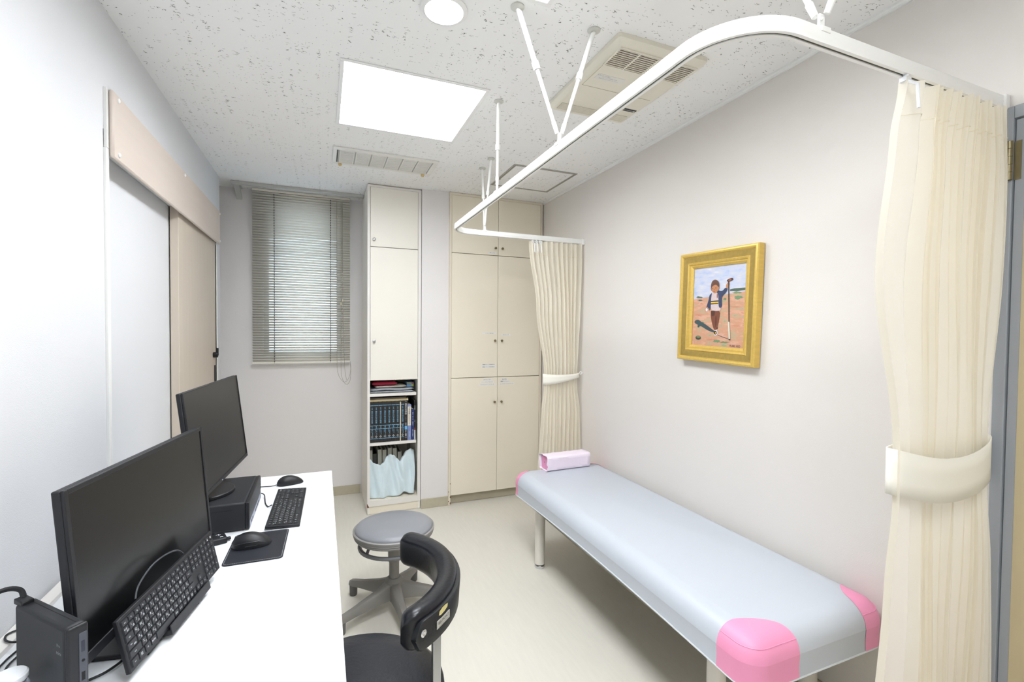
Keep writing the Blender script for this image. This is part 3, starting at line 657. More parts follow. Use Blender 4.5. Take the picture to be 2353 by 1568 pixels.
for k in range(NS):
    z = 1.103+pitch*k
    if slat0 is None:
        for v in m.V: v += Vector((0, BY, z))
        slat0 = m.build('slat', SLAT, vb, smooth=70); base = slat0.location.copy(); q = slat0.modifiers.new('solid', 'SOLIDIFY'); q.thickness = .0004
    else:
        o = slat0.copy(); C.objects.link(o); o.parent = vb; o.location = base+Vector((random.uniform(-.0012, .0012), 0, pitch*k)); o.rotation_euler = (random.uniform(-.03, .03), random.uniform(-.0012, .0012), 0)
        # keep rotation about the slat itself
        c0 = Vector((-.136, BY, 1.103)) - vb.location
        o.location = base+Vector((0, 0, pitch*k)) + c0 - (o.rotation_euler.to_matrix() @ c0)
m = MB(); m.box(BX0-.001, BX1+.001, BY-.013, BY+.013, 1.079, 1.091); m.build('bottom_rail', SLAT, vb, bevel=.002)
for x in (-.332, .063):
    m = MB(); m.tube([(x, BY-.0135, ZC-.03), (x+.001, BY-.0135, 1.8), (x, BY-.0135, 1.08)], .0011, 5); m.tube([(x+.001, BY+.0135, ZC-.03), (x, BY+.0135, 1.08)], .0011, 5)
    for k in range(NS): m.box(x-.003, x+.003, BY-.0145, BY-.0125, 1.103+pitch*k-.011, 1.103+pitch*k-.003)
    m.build('ladder_cord', CORDD, vb)
def hang(pts, r=.0013):
    P = []; 
    for i in range(len(pts)-1):
        p0 = Vector(pts[max(i-1, 0)]); p1 = Vector(pts[i]); p2 = Vector(pts[i+1]); p3 = Vector(pts[min(i+2, len(pts)-1)])
        for s_ in range(6):
            t = s_/6; P.append(.5*((2*p1)+(-p0+p2)*t+(2*p0-5*p1+4*p2-p3)*t*t+(-p0+3*p1-3*p2+p3)*t**3))
    P.append(Vector(pts[-1])); m = MB(); m.tube(P, r, 6); return m
yc = BY-.024
hang([(.109, yc, ZC-.045), (.109, yc, 1.6), (.110, yc, 1.1), (.120, yc, .985), (.160, yc, .925), (.195, yc, .95), (.212, yc, 1.02), (.207, yc, 1.09)]).build('pull_cord', CORD, vb)
hang([(.140, yc-.003, ZC-.045), (.140, yc-.003, 1.5), (.139, yc-.003, 1.05), (.150, yc-.003, .95), (.180, yc-.003, .905), (.208, yc-.003, .94), (.213, yc-.003, 1.04), (.206, yc-.003, 1.09)]).build('pull_cord', CORD, vb)
hang([(.150, yc-.006, ZC-.045), (.153, yc-.006, 1.6), (.165, yc-.006, 1.08), (.180, yc-.006, .94)]).build('tilt_cord', CORD, vb)
for x, z in ((.109, 2.22), (.140, 1.545), (.152, 1.57)):
    m = MB(); m.lathe([(.002, -.012), (.007, -.009), (.0075, -.002), (.003, .010), (.001, .012)], (x, yc-.003, z), 12); m.build('cord_knob', mat('ivory plastic', '#d9d0b4', .4), vb)

# ================================================================== CURTAINS
def curtain(name, label, yc_, zt, zb, prof, npl, amp, hookx, tie, seed, wide):
    """prof: (z, x_left, x_right, depth scale)"""
    rnd = random.Random(seed); root = thing(name, label, 'curtain', ((prof[0][1]+prof[0][2])/2, yc_, zb))
    ph_ = [rnd.uniform(-.25, .25) for _ in range(npl*2+2)]; am_ = [rnd.uniform(.55, 1.15) for _ in range(npl*2+2)]
    # uneven pleat spacing
    ks = [0.0]
    for i in range(npl): ks.append(ks[-1]+rnd.uniform(.6, 1.4))
    if wide: ks = [0.0]+[k+wide for k in ks[1:]]; am_[0] = .55
    ks = [k/ks[-1] for k in ks]
    nu_ = npl*14; rows = []; nz = 70
    def at_z(z):
        for i in range(len(prof)-1):
            z0, z1 = prof[i][0], prof[i+1][0]
            if z0 >= z >= z1:
                t = (z0-z)/(z0-z1); t = t*t*(3-2*t); return [prof[i][k]*(1-t)+prof[i+1][k]*t for k in (1, 2, 3)]
        return prof[-1][1:]
    def phase(u):
        for i in range(npl):
            if ks[i] <= u <= ks[i+1]: return i, (u-ks[i])/(ks[i+1]-ks[i])
        return npl-1, 1.0
    for j in range(nz+1):
        z = zt+(zb-zt)*j/nz; xl, xr, dep = at_z(z); row = []
        f = min(1, max(0, (zt-z)/.16))
        for i in range(nu_+1):
            u = i/nu_; k, q = phase(u)
            s_ = math.sin(2*PI*q); c_ = math.cos(2*PI*q)
            sharp = math.copysign(abs(s_)**(.75), s_)
            fade = 1.0
            y = yc_ + amp*dep*am_[k]*sharp
            lean = amp*dep*.55*am_[k]*math.sin(4*PI*q)*.5
            drift = .006*math.sin(z*2.1+k*.9+seed)*f*(1-abs(2*u-1))
            x = xl+(xr-xl)*u + lean + drift
            if u < .03: y -= amp*.5*(.03-u)/.03
            y += .006*math.sin(z*5+u*9)*f
            row.append((x, y, z + (.004*math.sin(k*3.3) if j == 0 else 0)))
        rows.append(row)
    m = MB(); m.loft(rows, closed=False); cl = m.build('curtain_cloth', CURT, root, smooth=80)
    # heading tape stitched across the top back and front
    hz = zt-.105; rows2 = []
    jn = [j for j in range(nz+1)]
    # hem line as thin welt
    j0 = int((zt-hz)/(zt-zb)*nz); m = MB(); m.tube([(p[0], p[1]-.0014, p[2]) for p in rows[j0]], .0009, 5); m.build('heading_seam', mat('curtain thread', '#f6f0dc', .9), cl)
    for hk, (x, z) in enumerate(hookx):
        if z < 0: continue
        m = MB(); m.cyl((x, yc_-.004, ZR+.006), (x, yc_-.004, ZR-.008), .006, n=10); m.box(x-.010, x+.010, yc_-.010, yc_+.004, ZR-.016, ZR-.006); m.tube([(x, yc_-.006, ZR-.014), (x+.002, yc_-.026, ZR-.03), (x+.002, yc_-.030, ZR-.085)], .0035, 6); m.build('runner_hook', CLEAR, root)
    # tie band: ellipse sheet around the gathered cloth
    (bz0, bz1, bx0, bx1, bd, sag, taper) = tie
    rings = []; n = 48
    for q in (0, .33, .66, 1):
        ring = []
        for i in range(n):
            a = 2*PI*i/n; cx = (bx0+bx1)/2; x = cx+(bx1-bx0)/2*math.copysign(abs(math.cos(a))**.8, math.cos(a)); y = yc_+bd*math.sin(a)
            fr = (1-math.sin(a))/2; u = (x-bx0)/(bx1-bx0); top = bz1 - sag*fr*(1-(2*u-1)**2); hgt = (bz1-bz0)*(1-taper*u)
            ring.append((x, y, top-hgt*(1-q)))
        rings.append(ring)
    m = MB(); m.loft(rings, cap=False); tag(m.build('tie_band', CURTB, root, smooth=80, solid=.0022), 'plain cream tie-back band')
    return root
cf = curtain('far_curtain', 'cream curtain tied back at the head of the bed', 2.805, 1.940, .34,
    [(1.94, 1.262, 1.664, 1.0), (1.5, 1.325, 1.655, .95), (1.05, 1.382, 1.640, .8), (.96, 1.380, 1.640, .8), (.80, 1.365, 1.660, .95), (.34, 1.345, 1.668, 1.0)], 11, .020, [(1.287, 0), (1.312, 0), (1.338, 0)],
    (.982, 1.056, 1.374, 1.648, .034, .006, .62), 5, 0)
m = MB(); m.tube([(1.655+.008*math.cos(a), 2.79, 1.056+.010*math.sin(a)) for a in [2*PI*i/14 for i in range(14)]], .0025, 6, closed=True); m.tube([(1.660, 2.79, 1.056), (XR-.0005, 2.79, 1.056)], .0028, 6); m.build('tie_hook', RAIL, cf)
cn = curtain('near_curtain', 'large cream curtain tied back beside the steel door', .668, 1.938, .05,
    [(1.94, 1.236, 1.648, 1.0), (1.80, 1.205, 1.655, .9), (1.5, 1.172, 1.660, .85), (1.08, 1.236, 1.652, .55), (.96, 1.236, 1.652, .55), (.75, 1.220, 1.655, .8), (.05, 1.180, 1.660, 1.0)], 11, .030, [(1.246, 0)],
    (.972, 1.080, 1.231, 1.658, .034, .034, 0), 11, 1.1)

# ================================================================== PICTURE
pc = thing('framed_painting', 'gilt-framed oil painting of a child holding a long mallet', 'painting', (XR-.002, 1.603, 1.464), (math.radians(1.6), 0, 0))
PWd, PHt, PD = .446, .512, .040
def ploc(m_): 
    T = wmat(pc); m_.V = [T @ v for v in m_.V]; return m_
def mitred(m_, prof, hw, hh, mi=0):
    # prof: (inset from outer edge, -x protrusion from wall) swept round rectangle in local yz plane
    rings = []
    for sy, sz in ((1, 1), (-1, 1), (-1, -1), (1, -1)):
        rings.append([(-p, sy*(hw-i), sz*(hh-i)) for i, p in prof])
    rings.append(rings[0]); m_.loft(rings, mi, False)
m = MB(); mitred(m, [(0, .004), (0, PD-.006), (.004, PD-.001), (.010, PD), (.016, PD-.002), (.020, PD-.007)], PWd/2, PHt/2, 0)
mitred(m, [(.020, PD-.007), (.046, PD-.010)], PWd/2, PHt/2, 1)
mitred(m, [(.046, PD-.010), (.050, PD-.006), (.056, PD-.008), (.060, PD-.014), (.064, PD-.014), (.074, PD-.022), (.074, .004), (0, .004)], PWd/2, PHt/2, 0)
ploc(m).build('picture_frame', [GOLD, GOLDD], pc, smooth=25)
iw, ih = PWd/2-.074, PHt/2-.074
m = MB(); m.box(-PD+.026, -.006, -iw-.001, iw+.001, -ih-.001, ih+.001); ploc(m).build('canvas', painting_mat(), pc, smooth=0)
def pz(X_, Y_):
    u = (X_-368)/490.; top = 400-75*u; bot = 1145+30*u; v = (bot-Y_)/(bot-top)
    return (iw-2*iw*u, -ih+2*ih*v)      # viewer's left is +y
_layer = [0]
def paint(name, shapes, colours):
    m_ = MB()
    for k, (c_, pts) in enumerate(shapes):
        _layer[0] += 1; x = -PD+.026-.0004-.00006*_layer[0]
        for _ in range(2 if len(pts) > 4 and len(pts) < 20 and name != 'painted_field' else 0):      # soften the brush outline
            pts = [q for a, b in zip(pts, pts[1:]+pts[:1]) for q in ((a[0]*.75+b[0]*.25, a[1]*.75+b[1]*.25), (a[0]*.25+b[0]*.75, a[1]*.25+b[1]*.75))]
        P = [(x,)+pz(*p) for p in pts]; m_.add(P, [tuple(range(len(P)))], c_)
    return ploc(m_).build(name, [mat('paint '+c, c, .5, var=.14, vscale=60) for c in colours], pc, smooth=0)
def ell(cx, cy, rx, ry, n=16): return [(cx+rx*math.cos(2*PI*i/n), cy+ry*math.sin(2*PI*i/n)) for i in range(n)]
def dab(cx, cy, rx, ry, n=22):
    r_ = random.Random(int(cx*7+cy)); return [(cx+rx*r_.uniform(.45, 1.1)*math.cos(2*PI*i/n), cy+ry*r_.uniform(.45, 1.15)*math.sin(2*PI*i/n)) for i in range(n)]
def bar(x0, y0, x1, y1, w_): return [(x0-w_/2, y0), (x0+w_/2, y0), (x1+w_/2, y1), (x1-w_/2, y1)]
paint('painted_field', [(0, [(720,590),(760,578),(855,568),(856,590),(790,605),(722,606)]), (1, dab(785,618,46,13)), (1, dab(795,668,48,19)), (1, dab(678,686,18,13)), (0, dab(430,676,44,10)), (0, dab(440,706,28,9)), (1, dab(618,1106,40,15)), (1, dab(690,1115,52,11)), (1, dab(470,925,26,10)), (4, dab(780,950,60,8)), (4, dab(430,850,50,9)), (4, dab(770,760,60,8)), (4, dab(560,1090,60,8))],
      ['#56685a', '#74936c', '#b3c3e4', '#d5def0', '#cf9176'])
paint('painted_shadow', [(0, [(385,920),(400,900),(430,895),(455,915),(510,945),(545,970),(580,995),(598,1010),(590,1022),(545,1008),(500,985),(450,955),(435,975),(420,970),(425,945),(400,938)]), (0, [(625,1043),(735,1082),(735,1088),(625,1049)]), (1, ell(433,1075,28,21)), (2, ell(436,1066,22,11))], ['#45585c', '#3f4c3e', '#7d8560'])
paint('painted_child', [
    (0, [(550,800),(642,795),(636,880),(626,940),(618,985),(590,1000),(570,940),(553,870)]), (1, [(600,850),(606,850),(612,930),(604,980),(598,930)]), (1, [(552,805),(592,803),(590,850),(560,860)]),
    (2, [(556,640),(580,630),(605,625),(627,640),(627,770),(650,778),(642,800),(600,808),(550,797),(546,700)]), (3, [(547,708),(622,700),(622,736),(547,743)]), (4, [(549,719),(621,711),(621,727),(549,733)]),
    (5, [(556,622),(545,640),(532,650),(526,700),(512,748),(503,776),(524,790),(534,770),(540,815),(550,770),(549,700),(552,650)]), (5, [(600,615),(622,602),(640,608),(660,602),(680,570),(705,580),(690,622),(654,656),(650,700),(659,768),(626,778),(622,700),(616,645)]),
    (6, [(500,780),(510,764),(526,775),(520,800),(505,814),(492,806)]), (7, ell(510,796,11,16)), (6, [(686,578),(686,545),(700,520),(714,514),(718,545),(708,580)]),
    (8, [(544,600),(543,545),(556,508),(582,495),(608,504),(624,535),(624,580),(610,560),(590,545),(566,556),(556,580),(550,612)]), (6, [(548,600),(552,572),(566,556),(590,545),(610,558),(616,572),(626,566),(624,584),(616,600),(602,624),(582,634),(562,620),(552,606)]),
    (3, ell(562,585,5,3)), (3, ell(592,578,6,3)), (9, ell(578,594,4,6)), (10, ell(577,613,9,3)), (10, [(604,640),(612,636),(614,676),(606,676)]),
    (7, [(590,1003),(620,990),(628,1035),(608,1052),(590,1046)]), (3, [(588,1006),(612,1000),(622,1030),(608,1042),(592,1038)]), (4, ell(607,1024,6,9)), (3, [(614,980),(622,966),(626,972),(620,986)])],
      ['#7d4a38', '#57372f', '#d3c2c1', '#2e2a33', '#d9b23c', '#3d4763', '#c08660', '#e8e4e8', '#6a4a40', '#a86d4e', '#8d4a42'])
paint('painted_mallet', [(0, bar(709, 512, 727, 912, 8)), (1, bar(724, 910, 738, 1085, 13)), (2, ell(738,1087,9,7)), (2, [(693,495),(740,472),(750,484),(746,498),(703,518),(695,508)]), (3, [(705,497),(730,484),(735,496),(710,508)])], ['#3c302c', '#d5d6c6', '#4a2f2b', '#b06a4c'])
m = MB(); yy, zz_ = pz(785, 1152); m.text('YUKI. KO', .0140, frame_T((-PD+.024, yy, zz_), (0, -1, 0), (0, 0, 1))); ploc(m).build('signature', mat('signature ink', '#3a2434', .6), pc, smooth=0)

# ================================================================== EXAMINATION BED
bed = thing('examination_bed', 'grey vinyl examination bed with pink corners along right wall', 'bed', (1.36, 1.73, 0))
bx0, bx1, by0, by1, bz0, bz1 = 1.062, 1.660, .885, 2.575, .372, .505
RC, RR = .070, .064
def perim(n=8, gap=0):
    P = []
    for cx, cy, a in ((bx1-RC, by1-RC, 0), (bx0+RC, by1-RC, PI/2), (bx0+RC, by0+RC, PI), (bx1-RC, by0+RC, 1.5*PI)):
        for i in range(n+1):
            t = a+PI/2*i/n; P.append((Vector((cx+RC*math.cos(t), cy+RC*math.sin(t), 0)), Vector((math.cos(t), math.sin(t), 0))))
        # subdivide straight run to the next corner
        nxt = {0: ((bx1-RC, by1), (bx0+RC, by1), (0, 1)), PI/2: ((bx0, by1-RC), (bx0, by0+RC), (-1, 0)), PI: ((bx0+RC, by0), (bx1-RC, by0), (0, -1)), 1.5*PI: ((bx1, by0+RC), (bx1, by1-RC), (1, 0))}[a]
        for i in range(1, 12):
            t = i/12; P.append((Vector((nxt[0][0]*(1-t)+nxt[1][0]*t, nxt[0][1]*(1-t)+nxt[1][1]*t, 0)), Vector(nxt[2]+(0,))))
    return P
def sag(y):      # lower edge of the cover is drawn up a little mid-length
    return .020*math.sin(PI*min(1, max(0, (y-by0)/(by1-by0))))
PRO = [(0, 0), (-.002, .25), (0, .55)] + [(None, a) for a in (0, 18, 36, 54, 72, 90)]
def bed_pt(p, n, k, off=0):
    z0 = bz0 + (sag(p.y) if abs(n.x) > .9 and n.x < 0 else 0); zr = bz1-RR
    o, h = PRO[k]
    if o is not None: d, z = o, z0+(zr-z0)*h/.55
    else: d, z = -RR*(1-math.cos(math.radians(h))), zr+RR*math.sin(math.radians(h))
    return p + n*(d+off*(1 if o is not None else math.cos(math.radians(h)))) + Vector((0, 0, z + off*(0 if o is not None else math.sin(math.radians(h)))))
P_ = perim(); m = MB(); m.loft([[bed_pt(p, n, k) for p, n in P_] for k in range(len(PRO))]); m.build('mattress', VINYL, bed, smooth=50)
m = MB(); m.tube([bed_pt(p, n, 0, -.001) for p, n in P_], .0035, 6, closed=True); m.build('piping', PIPING, bed)
def corner_patch(sx, sy, A, B):
    """A along the long side, B along the end; outline is a quarter ellipse about the corner"""
    cx = bx0 if sx < 0 else bx1; cy = by0 if sy < 0 else by1; cc = Vector((cx-sx*RC, cy-sy*RC, 0)); off = .0012; cols = []
    def column(p, nn, lim):
        hm = 90 if lim >= RR else math.degrees(math.acos(max(-1, min(1, 1-max(0, lim)/RR)))); col = [bed_pt(p, nn, k, off) for k in range(3)]
        for o_, h_k in PRO[3:]:
            h2 = math.radians(min(h_k, hm)); col.append(p+nn*(-RR*(1-math.cos(h2))+off*math.cos(h2))+Vector((0, 0, bz1-RR+(RR+off)*math.sin(h2))))
        e_ = p-nn*max(lim, RR) if lim > RR else None
        col.append(Vector((e_.x, e_.y, bz1+off)) if e_ is not None else col[-1]); return col
    n = 26; f0 = math.asin(min(1, RC/A)); f1 = math.asin(min(1, RC/B)); rim = []
    for i in range(n+1):
        t = A*math.sin(PI/2+(f0-PI/2)*i/n); lim = min(B*math.sqrt(max(0, 1-(t/A)**2)), t); p, nn = Vector((cx, cy-sy*t, 0)), Vector((sx, 0, 0)); cols.append(column(p, nn, lim)); rim.append((p, nn, lim))
    for i in range(1, 12):
        t = PI/2*i/12; nn = Vector((sx*math.cos(t), sy*math.sin(t), 0)); cols.append(column(cc+nn*RC, nn, RC)); rim.append((cc+nn*RC, nn, RC))
    for i in range(n+1):
        t = B*math.sin(f1+(PI/2-f1)*i/n); lim = min(A*math.sqrt(max(0, 1-(t/B)**2)), t); p, nn = Vector((cx-sx*t, cy, 0)), Vector((0, sy, 0)); cols.append(column(p, nn, lim)); rim.append((p, nn, lim))
    m_ = MB(); m_.loft(cols, closed=False); o = m_.build('corner_patch', PINK, bed, smooth=60); o['label'] = 'pink vinyl corner patch'
    m_ = MB(); m_.tube([bed_pt(p, nn, 5, off) for p, nn, l in rim if l > .010], .0014, 6); m_.build('welt_seam', PINK, o)
    return o
corner_patch(-1, -1, .120, .185); corner_patch(1, -1, .135, .12); corner_patch(-1, 1, .085, .11); corner_patch(1, 1, .085, .12)
m = MB(); m.box(bx0+.03, bx1-.03, by0+.03, by1-.03, bz0-.022, bz0+.028); m.build('under_board', mat('bed board', '#8f8878', .7), bed)
for x in (1.148, 1.572):
    for y in (1.085, 2.362):
        m = MB(); m.cyl((x, y, .022), (x, y, bz0-.022), .0285, n=24); lg = m.build('leg', LEGC, bed)
        m = MB(); m.lathe([(.0265, .018), (.0265, .022), (.0001, .022), (.0001, .018)], (x, y, 0), 24, 1); m.lathe([(.0001, 0), (.028, 0), (.0295, .004), (.0295, .014), (.027, .018), (.0001, .018)], (x, y, 0), 24, 0); m.build('levelling_foot', [CHROME, DARK], lg)
# head pillow wrapped in paper
pl = thing('bolster_pillow', 'pink block pillow wrapped in white paper at head of bed', 'pillow', (1.385, 2.515, bz1), (0, 0, math.radians(1.5)))
m = MB(); m.box(-.137, .135, -.046, .046, .003, .082); m.build('pillow_core', PILLOW, pl, world=False, bevel=.006)
m = MB(); rings = []
for i in range(15):
    t = i/14; x = -.148+.300*t; ring = []
    flare = .004 if i in (0, 14) else 0
    for k in range(28):
        a = 2*PI*k/28; c_, s_ = math.cos(a), math.sin(a); q = 1/max(abs(c_), abs(s_)); q = min(q, 1.30)
        r_ = random.Random(i*31+k).uniform(-.0011, .0011)
        ring.append((x+(random.Random(k).uniform(-.006, .004) if i == 0 else 0), c_*q*(.0500+flare+r_), max(.0012, .0435+s_*q*(.0435+flare+r_))))
    rings.append(ring)
m.loft(rings, cap=False); m.build('paper_wrap', PAPERW, pl, world=False, smooth=50, solid=.0006)
m = MB(); m.lathe([(.004, 0), (.004, -.002), (.0001, -.003)], n=10, T=frame_T((-.137, .004, .045), (0, 1, 0), (0, 0, 1)) @ Matrix.Scale(-1, 4)); m.build('press_stud', CHROME, pl, world=False)

# ================================================================== STOOL
st = thing('round_stool', 'round grey vinyl stool with ring lever and five-legged base', 'stool', (.320, 2.255, 0))
m = MB(); m.lathe([(.0001, .395), (.178, .395), (.181, .402), (.176, .412), (.15, .421), (.09, .425), (.0001, .426)], n=56); m.build('seat_pad', STOOLS, st, world=False, smooth=60)
m = MB(); m.lathe([(.0001, .355), (.158, .358), (.178, .366), (.184, .374), (.182, .378), (.187, .383), (.185, .387), (.189, .392), (.189, .400), (.184, .404), (.180, .401), (.0001, .395)], n=56); m.build('seat_rim', STOOLR, st, world=False, smooth=40)
m = MB(); m.tube([(.158*math.cos(a), .158*math.sin(a), .322) for a in [2*PI*i/40 for i in range(40)]], .0095, 8, closed=True); rg = m.build('height_ring', mat('stool ring', '#6f7073', .45), st, world=False)
for k in range(3):
    a = PI*.5+k*2*PI/3; m = MB(); m.tube([(.154*math.cos(a), .154*math.sin(a), .322), (.145*math.cos(a), .145*math.sin(a), .342), (.110*math.cos(a), .110*math.sin(a), .356)], .007, 6); m.build('ring_arm', mat('stool ring', '#6f7073'), rg, world=False)
m = MB(); m.lathe([(.029, .356), (.029, .250), (.026, .236), (.0001, .236)], n=28); m.build('upper_column', STOOLB, st, world=False)
m = MB(); m.lathe([(.0235, .250), (.0235, .150), (.0001, .150)], n=28); m.build('lower_column', STOOLB, st, world=False)
m = MB(); m.lathe([(.0001, .160), (.030, .160), (.044, .145), (.046, .09), (.038, .060), (.020, .052), (.020, .045), (.0001, .045)], n=28); m.build('hub', STOOLB, st, world=False)
for k in range(5):
    a = math.radians(59+72*k); T = Matrix.Rotation(a, 4, 'Z'); m = MB(); rings = []
    for x, hw, zt_, zb_ in ((.030, .026, .148, .066), (.10, .021, .120, .064), (.20, .018, .092, .058), (.262, .0185, .078, .052), (.280, .0165, .074, .053), (.287, .010, .068, .056)):
        rings.append([T @ Vector((x, y, z)) for y, z in ((-hw, zb_), (hw, zb_), (hw, zt_-.012), (hw*.6, zt_), (-hw*.6, zt_), (-hw, zt_-.012))])
    m.loft(rings); lg = m.build('leg', STOOLB, st, world=False, smooth=55)
    p = T @ Vector((.264, 0, 0)); m = MB(); m.lathe([(.0001, 0), (.0165, 0), (.0185, .004), (.0195, .050), (.0001, .050)], (p.x, p.y, 0), 18); m.build('foot', mat('stool foot', '#6a6866', .5), lg, world=False)

# ================================================================== BLACK CHAIR
ch = thing('doctor_chair', 'black leather stool with curved padded side rest tucked at desk', 'chair', (.075, 1.205, 0))
SZ = .462
m = MB(); rings = []
for r_, z in ((.0, -.060), (.150, -.060), (.212, -.055), (.224, -.040), (.222, -.022), (.206, -.009), (.15, -.002), (.0, 0)):
    rings.append([Vector(((r_+.0001)*math.cos(2*PI*i/56), (r_+.0001)*math.sin(2*PI*i/56), SZ+z)) for i in range(56)])
m.loft(rings, 0, False); m.build('seat_cushion', mat('black seat leather', '#191c24', .34, var=.15, vscale=22, bump=.3, bscale=90), ch, world=False, smooth=60)
m = MB(); m.lathe([(.0001, .382), (.15, .382), (.16, .392), (.16, SZ-.0605), (.0001, SZ-.0605)], n=32); m.build('seat_plate', BLACK, ch, world=False)
# curved pad, carried by one flat post
ACX, ACY, BRm = -.010, .061, .252
A0, A1, PZ0, PZ1 = math.radians(-67), math.radians(50), .622, .716
def back_sec(a, ek):
    P = []
    for k in range(24):
        t = 2*PI*k/24; c_, s_ = math.cos(t), math.sin(t); cx = math.copysign(abs(c_)**.60, c_); sz = math.copysign(abs(s_)**.62, s_)
        th_ = .027 if c_ > 0 else .024; zz_ = (PZ0+PZ1)/2+(PZ1-PZ0)/2*sz*(.45+.55*ek)
        r_ = BRm + th_*cx*ek + .010*max(0, s_)*(1 if c_ > -.5 else .2) - .004
        P.append(Vector((ACX+r_*math.cos(a), ACY+r_*math.sin(a), zz_)))
    return P
m = MB(); rings = []; na = 48
for i in range(na+1):
    u = i/na; e_ = min(u, 1-u)/.07; ek = 1 if e_ >= 1 else max(.05, math.sqrt(1-(1-e_)**2)); rings.append(back_sec(A0+(A1-A0)*u, ek))
m.loft(rings); bk = m.build('side_rest', LEATHER, ch, world=False, smooth=60)
m = MB(); rings = []
for i in range(na+1):
    u = i/na; a = A0+math.radians(3)+(A1-A0-math.radians(6))*u; e_ = min(u, 1-u)/.05; ek = 1 if e_ >= 1 else max(.15, math.sqrt(1-(1-e_)**2))
    zc_ = PZ0+.039; hz = .037*ek
    rings.append([Vector((ACX+r_*math.cos(a), ACY+r_*math.sin(a), z)) for r_, z in ((BRm+.010, zc_-hz), (BRm+.026, zc_-hz), (BRm+.032, zc_-hz+.006), (BRm+.036, zc_+hz-.004), (BRm+.034, zc_+hz), (BRm+.010, zc_+hz))])
m.loft(rings); bs = m.build('rest_shell', mat('black vinyl shell', '#1f2124', .38, var=.1, vscale=25, bump=.15, bscale=200), bk, world=False, smooth=40)
def on_shell(a_deg, z, off=.0352):
    a = math.radians(a_deg); r_ = BRm+off; return frame_T((ACX+r_*math.cos(a), ACY+r_*math.sin(a), z), (-math.sin(a), math.cos(a), 0), (0, 0, 1))
m = MB(); T = on_shell(-46, .666); m.box(-.027, .027, -.0090, .0090, -.001, .0006, 0, T); m.text('BELMONT', .0100, T @ Matrix.Translation((0, .0020, .0011)), 1); m.text('TAKARA BELMONT CORPORATION', .0026, T @ Matrix.Translation((0, -.0058, .0011)), 1); m.build('maker_plate', [mat('plate silver', '#c9c7be', .4), INK], bk, world=False, smooth=0)
m = MB(); T = on_shell(-60, .672); m.lathe([(.0001, 0), (.0085, 0), (.0085, .002), (.005, .004), (.0001, .0035)], n=16, T=T); m.build('rest_screw', CHROME, bk, world=False)
m = MB(); T = on_shell(-46.5, .6925, .0350); m.add([T @ Vector(p) for p in ((-.019, -.006, .0016), (-.010, -.008, .0020), (.004, -.007, .0020), (.017, -.003, .0020), (.020, .004, .0012), (.010, .006, .0012), (-.004, .006, .0012), (-.016, .002, .0012))], [tuple(range(8))]); m.build('foam_tear', FOAM, bk, world=False, smooth=0)
m = MB(); T = Matrix.Translation((ACX, ACY, 0)) @ Matrix.Rotation(math.radians(-42.5), 4, 'Z'); m.box(BRm+.002, BRm+.010, -.018, .018, .37, PZ0+.02, 0, T); m.box(.10, BRm+.010, -.018, .018, .362, .370, 0, T); m.build('rest_post', STEEL, ch, world=False, bevel=.002)
m = MB(); m.cyl((0, 0, .06), (0, 0, .382), .026, n=20); m.build('gas_column', STEEL, ch, world=False)
m = MB(); m.lathe([(.0001, .045), (.04, .045), (.045, .07), (.035, .085), (.0001, .085)], n=20); m.build('base_hub', STEEL, ch, world=False)
for k in range(5):
    a = math.radians(36+72*k); T = Matrix.Rotation(a, 4, 'Z'); m = MB(); m.loft([[T @ Vector((x, y, z)) for y, z in ((-hw, zb_), (hw, zb_), (hw, zt_), (-hw, zt_))] for x, hw, zb_, zt_ in ((.03, .02, .05, .082), (.24, .014, .045, .062))]); lg = m.build('base_leg', STEEL, ch, world=False, bevel=.003)
    p = T @ Vector((.225, 0, 0)); m = MB()
    for s_ in (-.011, .011): m.cyl(p+Vector((math.cos(a+PI/2)*s_-.004*math.cos(a+PI/2), math.sin(a+PI/2)*s_-.004*math.sin(a+PI/2), .021)), p+Vector((math.cos(a+PI/2)*s_+.004*math.cos(a+PI/2), math.sin(a+PI/2)*s_+.004*math.sin(a+PI/2), .021)), .021, n=18)
    m.cyl(p+Vector((0, 0, .015)), p+Vector((0, 0, .047)), .005, n=8); m.build('caster', BLACK, lg, world=False)

# ================================================================== DESK
dk = thing('desk', 'long white desk along the left wall carrying the computers', 'desk', (-.305, 1.5, 0))
m = MB(); m.box(XL+.0075, .0435, .42, 2.405, DZ-.028, DZ); m.build('desk_top', DESK, dk, bevel=.0015)
for y in (.46, 2.34):
    m = MB(); m.box(XL+.03, -.02, y-.02, y+.02, 0, .03); m.box(-.36, -.30, y-.016, y+.016, .03, DZ-.028); m.build('leg_frame', WHITE, dk, bevel=.002)
m = MB(); m.box(XL+.02, XL+.034, .48, 2.32, .3, DZ-.028); m.build('modesty_panel', DESK, dk)
m = MB(); m.box(XL+.0085, XL+.038, .43, 1.585, DZ, DZ+.012); m.add([(XL+.0085, 1.60, DZ+.001), (XL+.042, 1.60, DZ+.001), (XL+.042, 1.64, DZ+.001), (XL+.0085, 1.64, DZ+.001), (XL+.0085, 1.60, DZ+.014), (XL+.038, 1.60, DZ+.014), (XL+.038, 1.64, DZ+.014), (XL+.0085, 1.64, DZ+.014)], [(3, 2, 1, 0), (4, 5, 6, 7), (0, 1, 5, 4), (1, 2, 6, 5), (2, 3, 7, 6), (3, 0, 4, 7)])
tag(m.build('cable_duct', WHITEM, bevel=.001), 'white plastic cable duct along back edge of desk', 'cable duct')

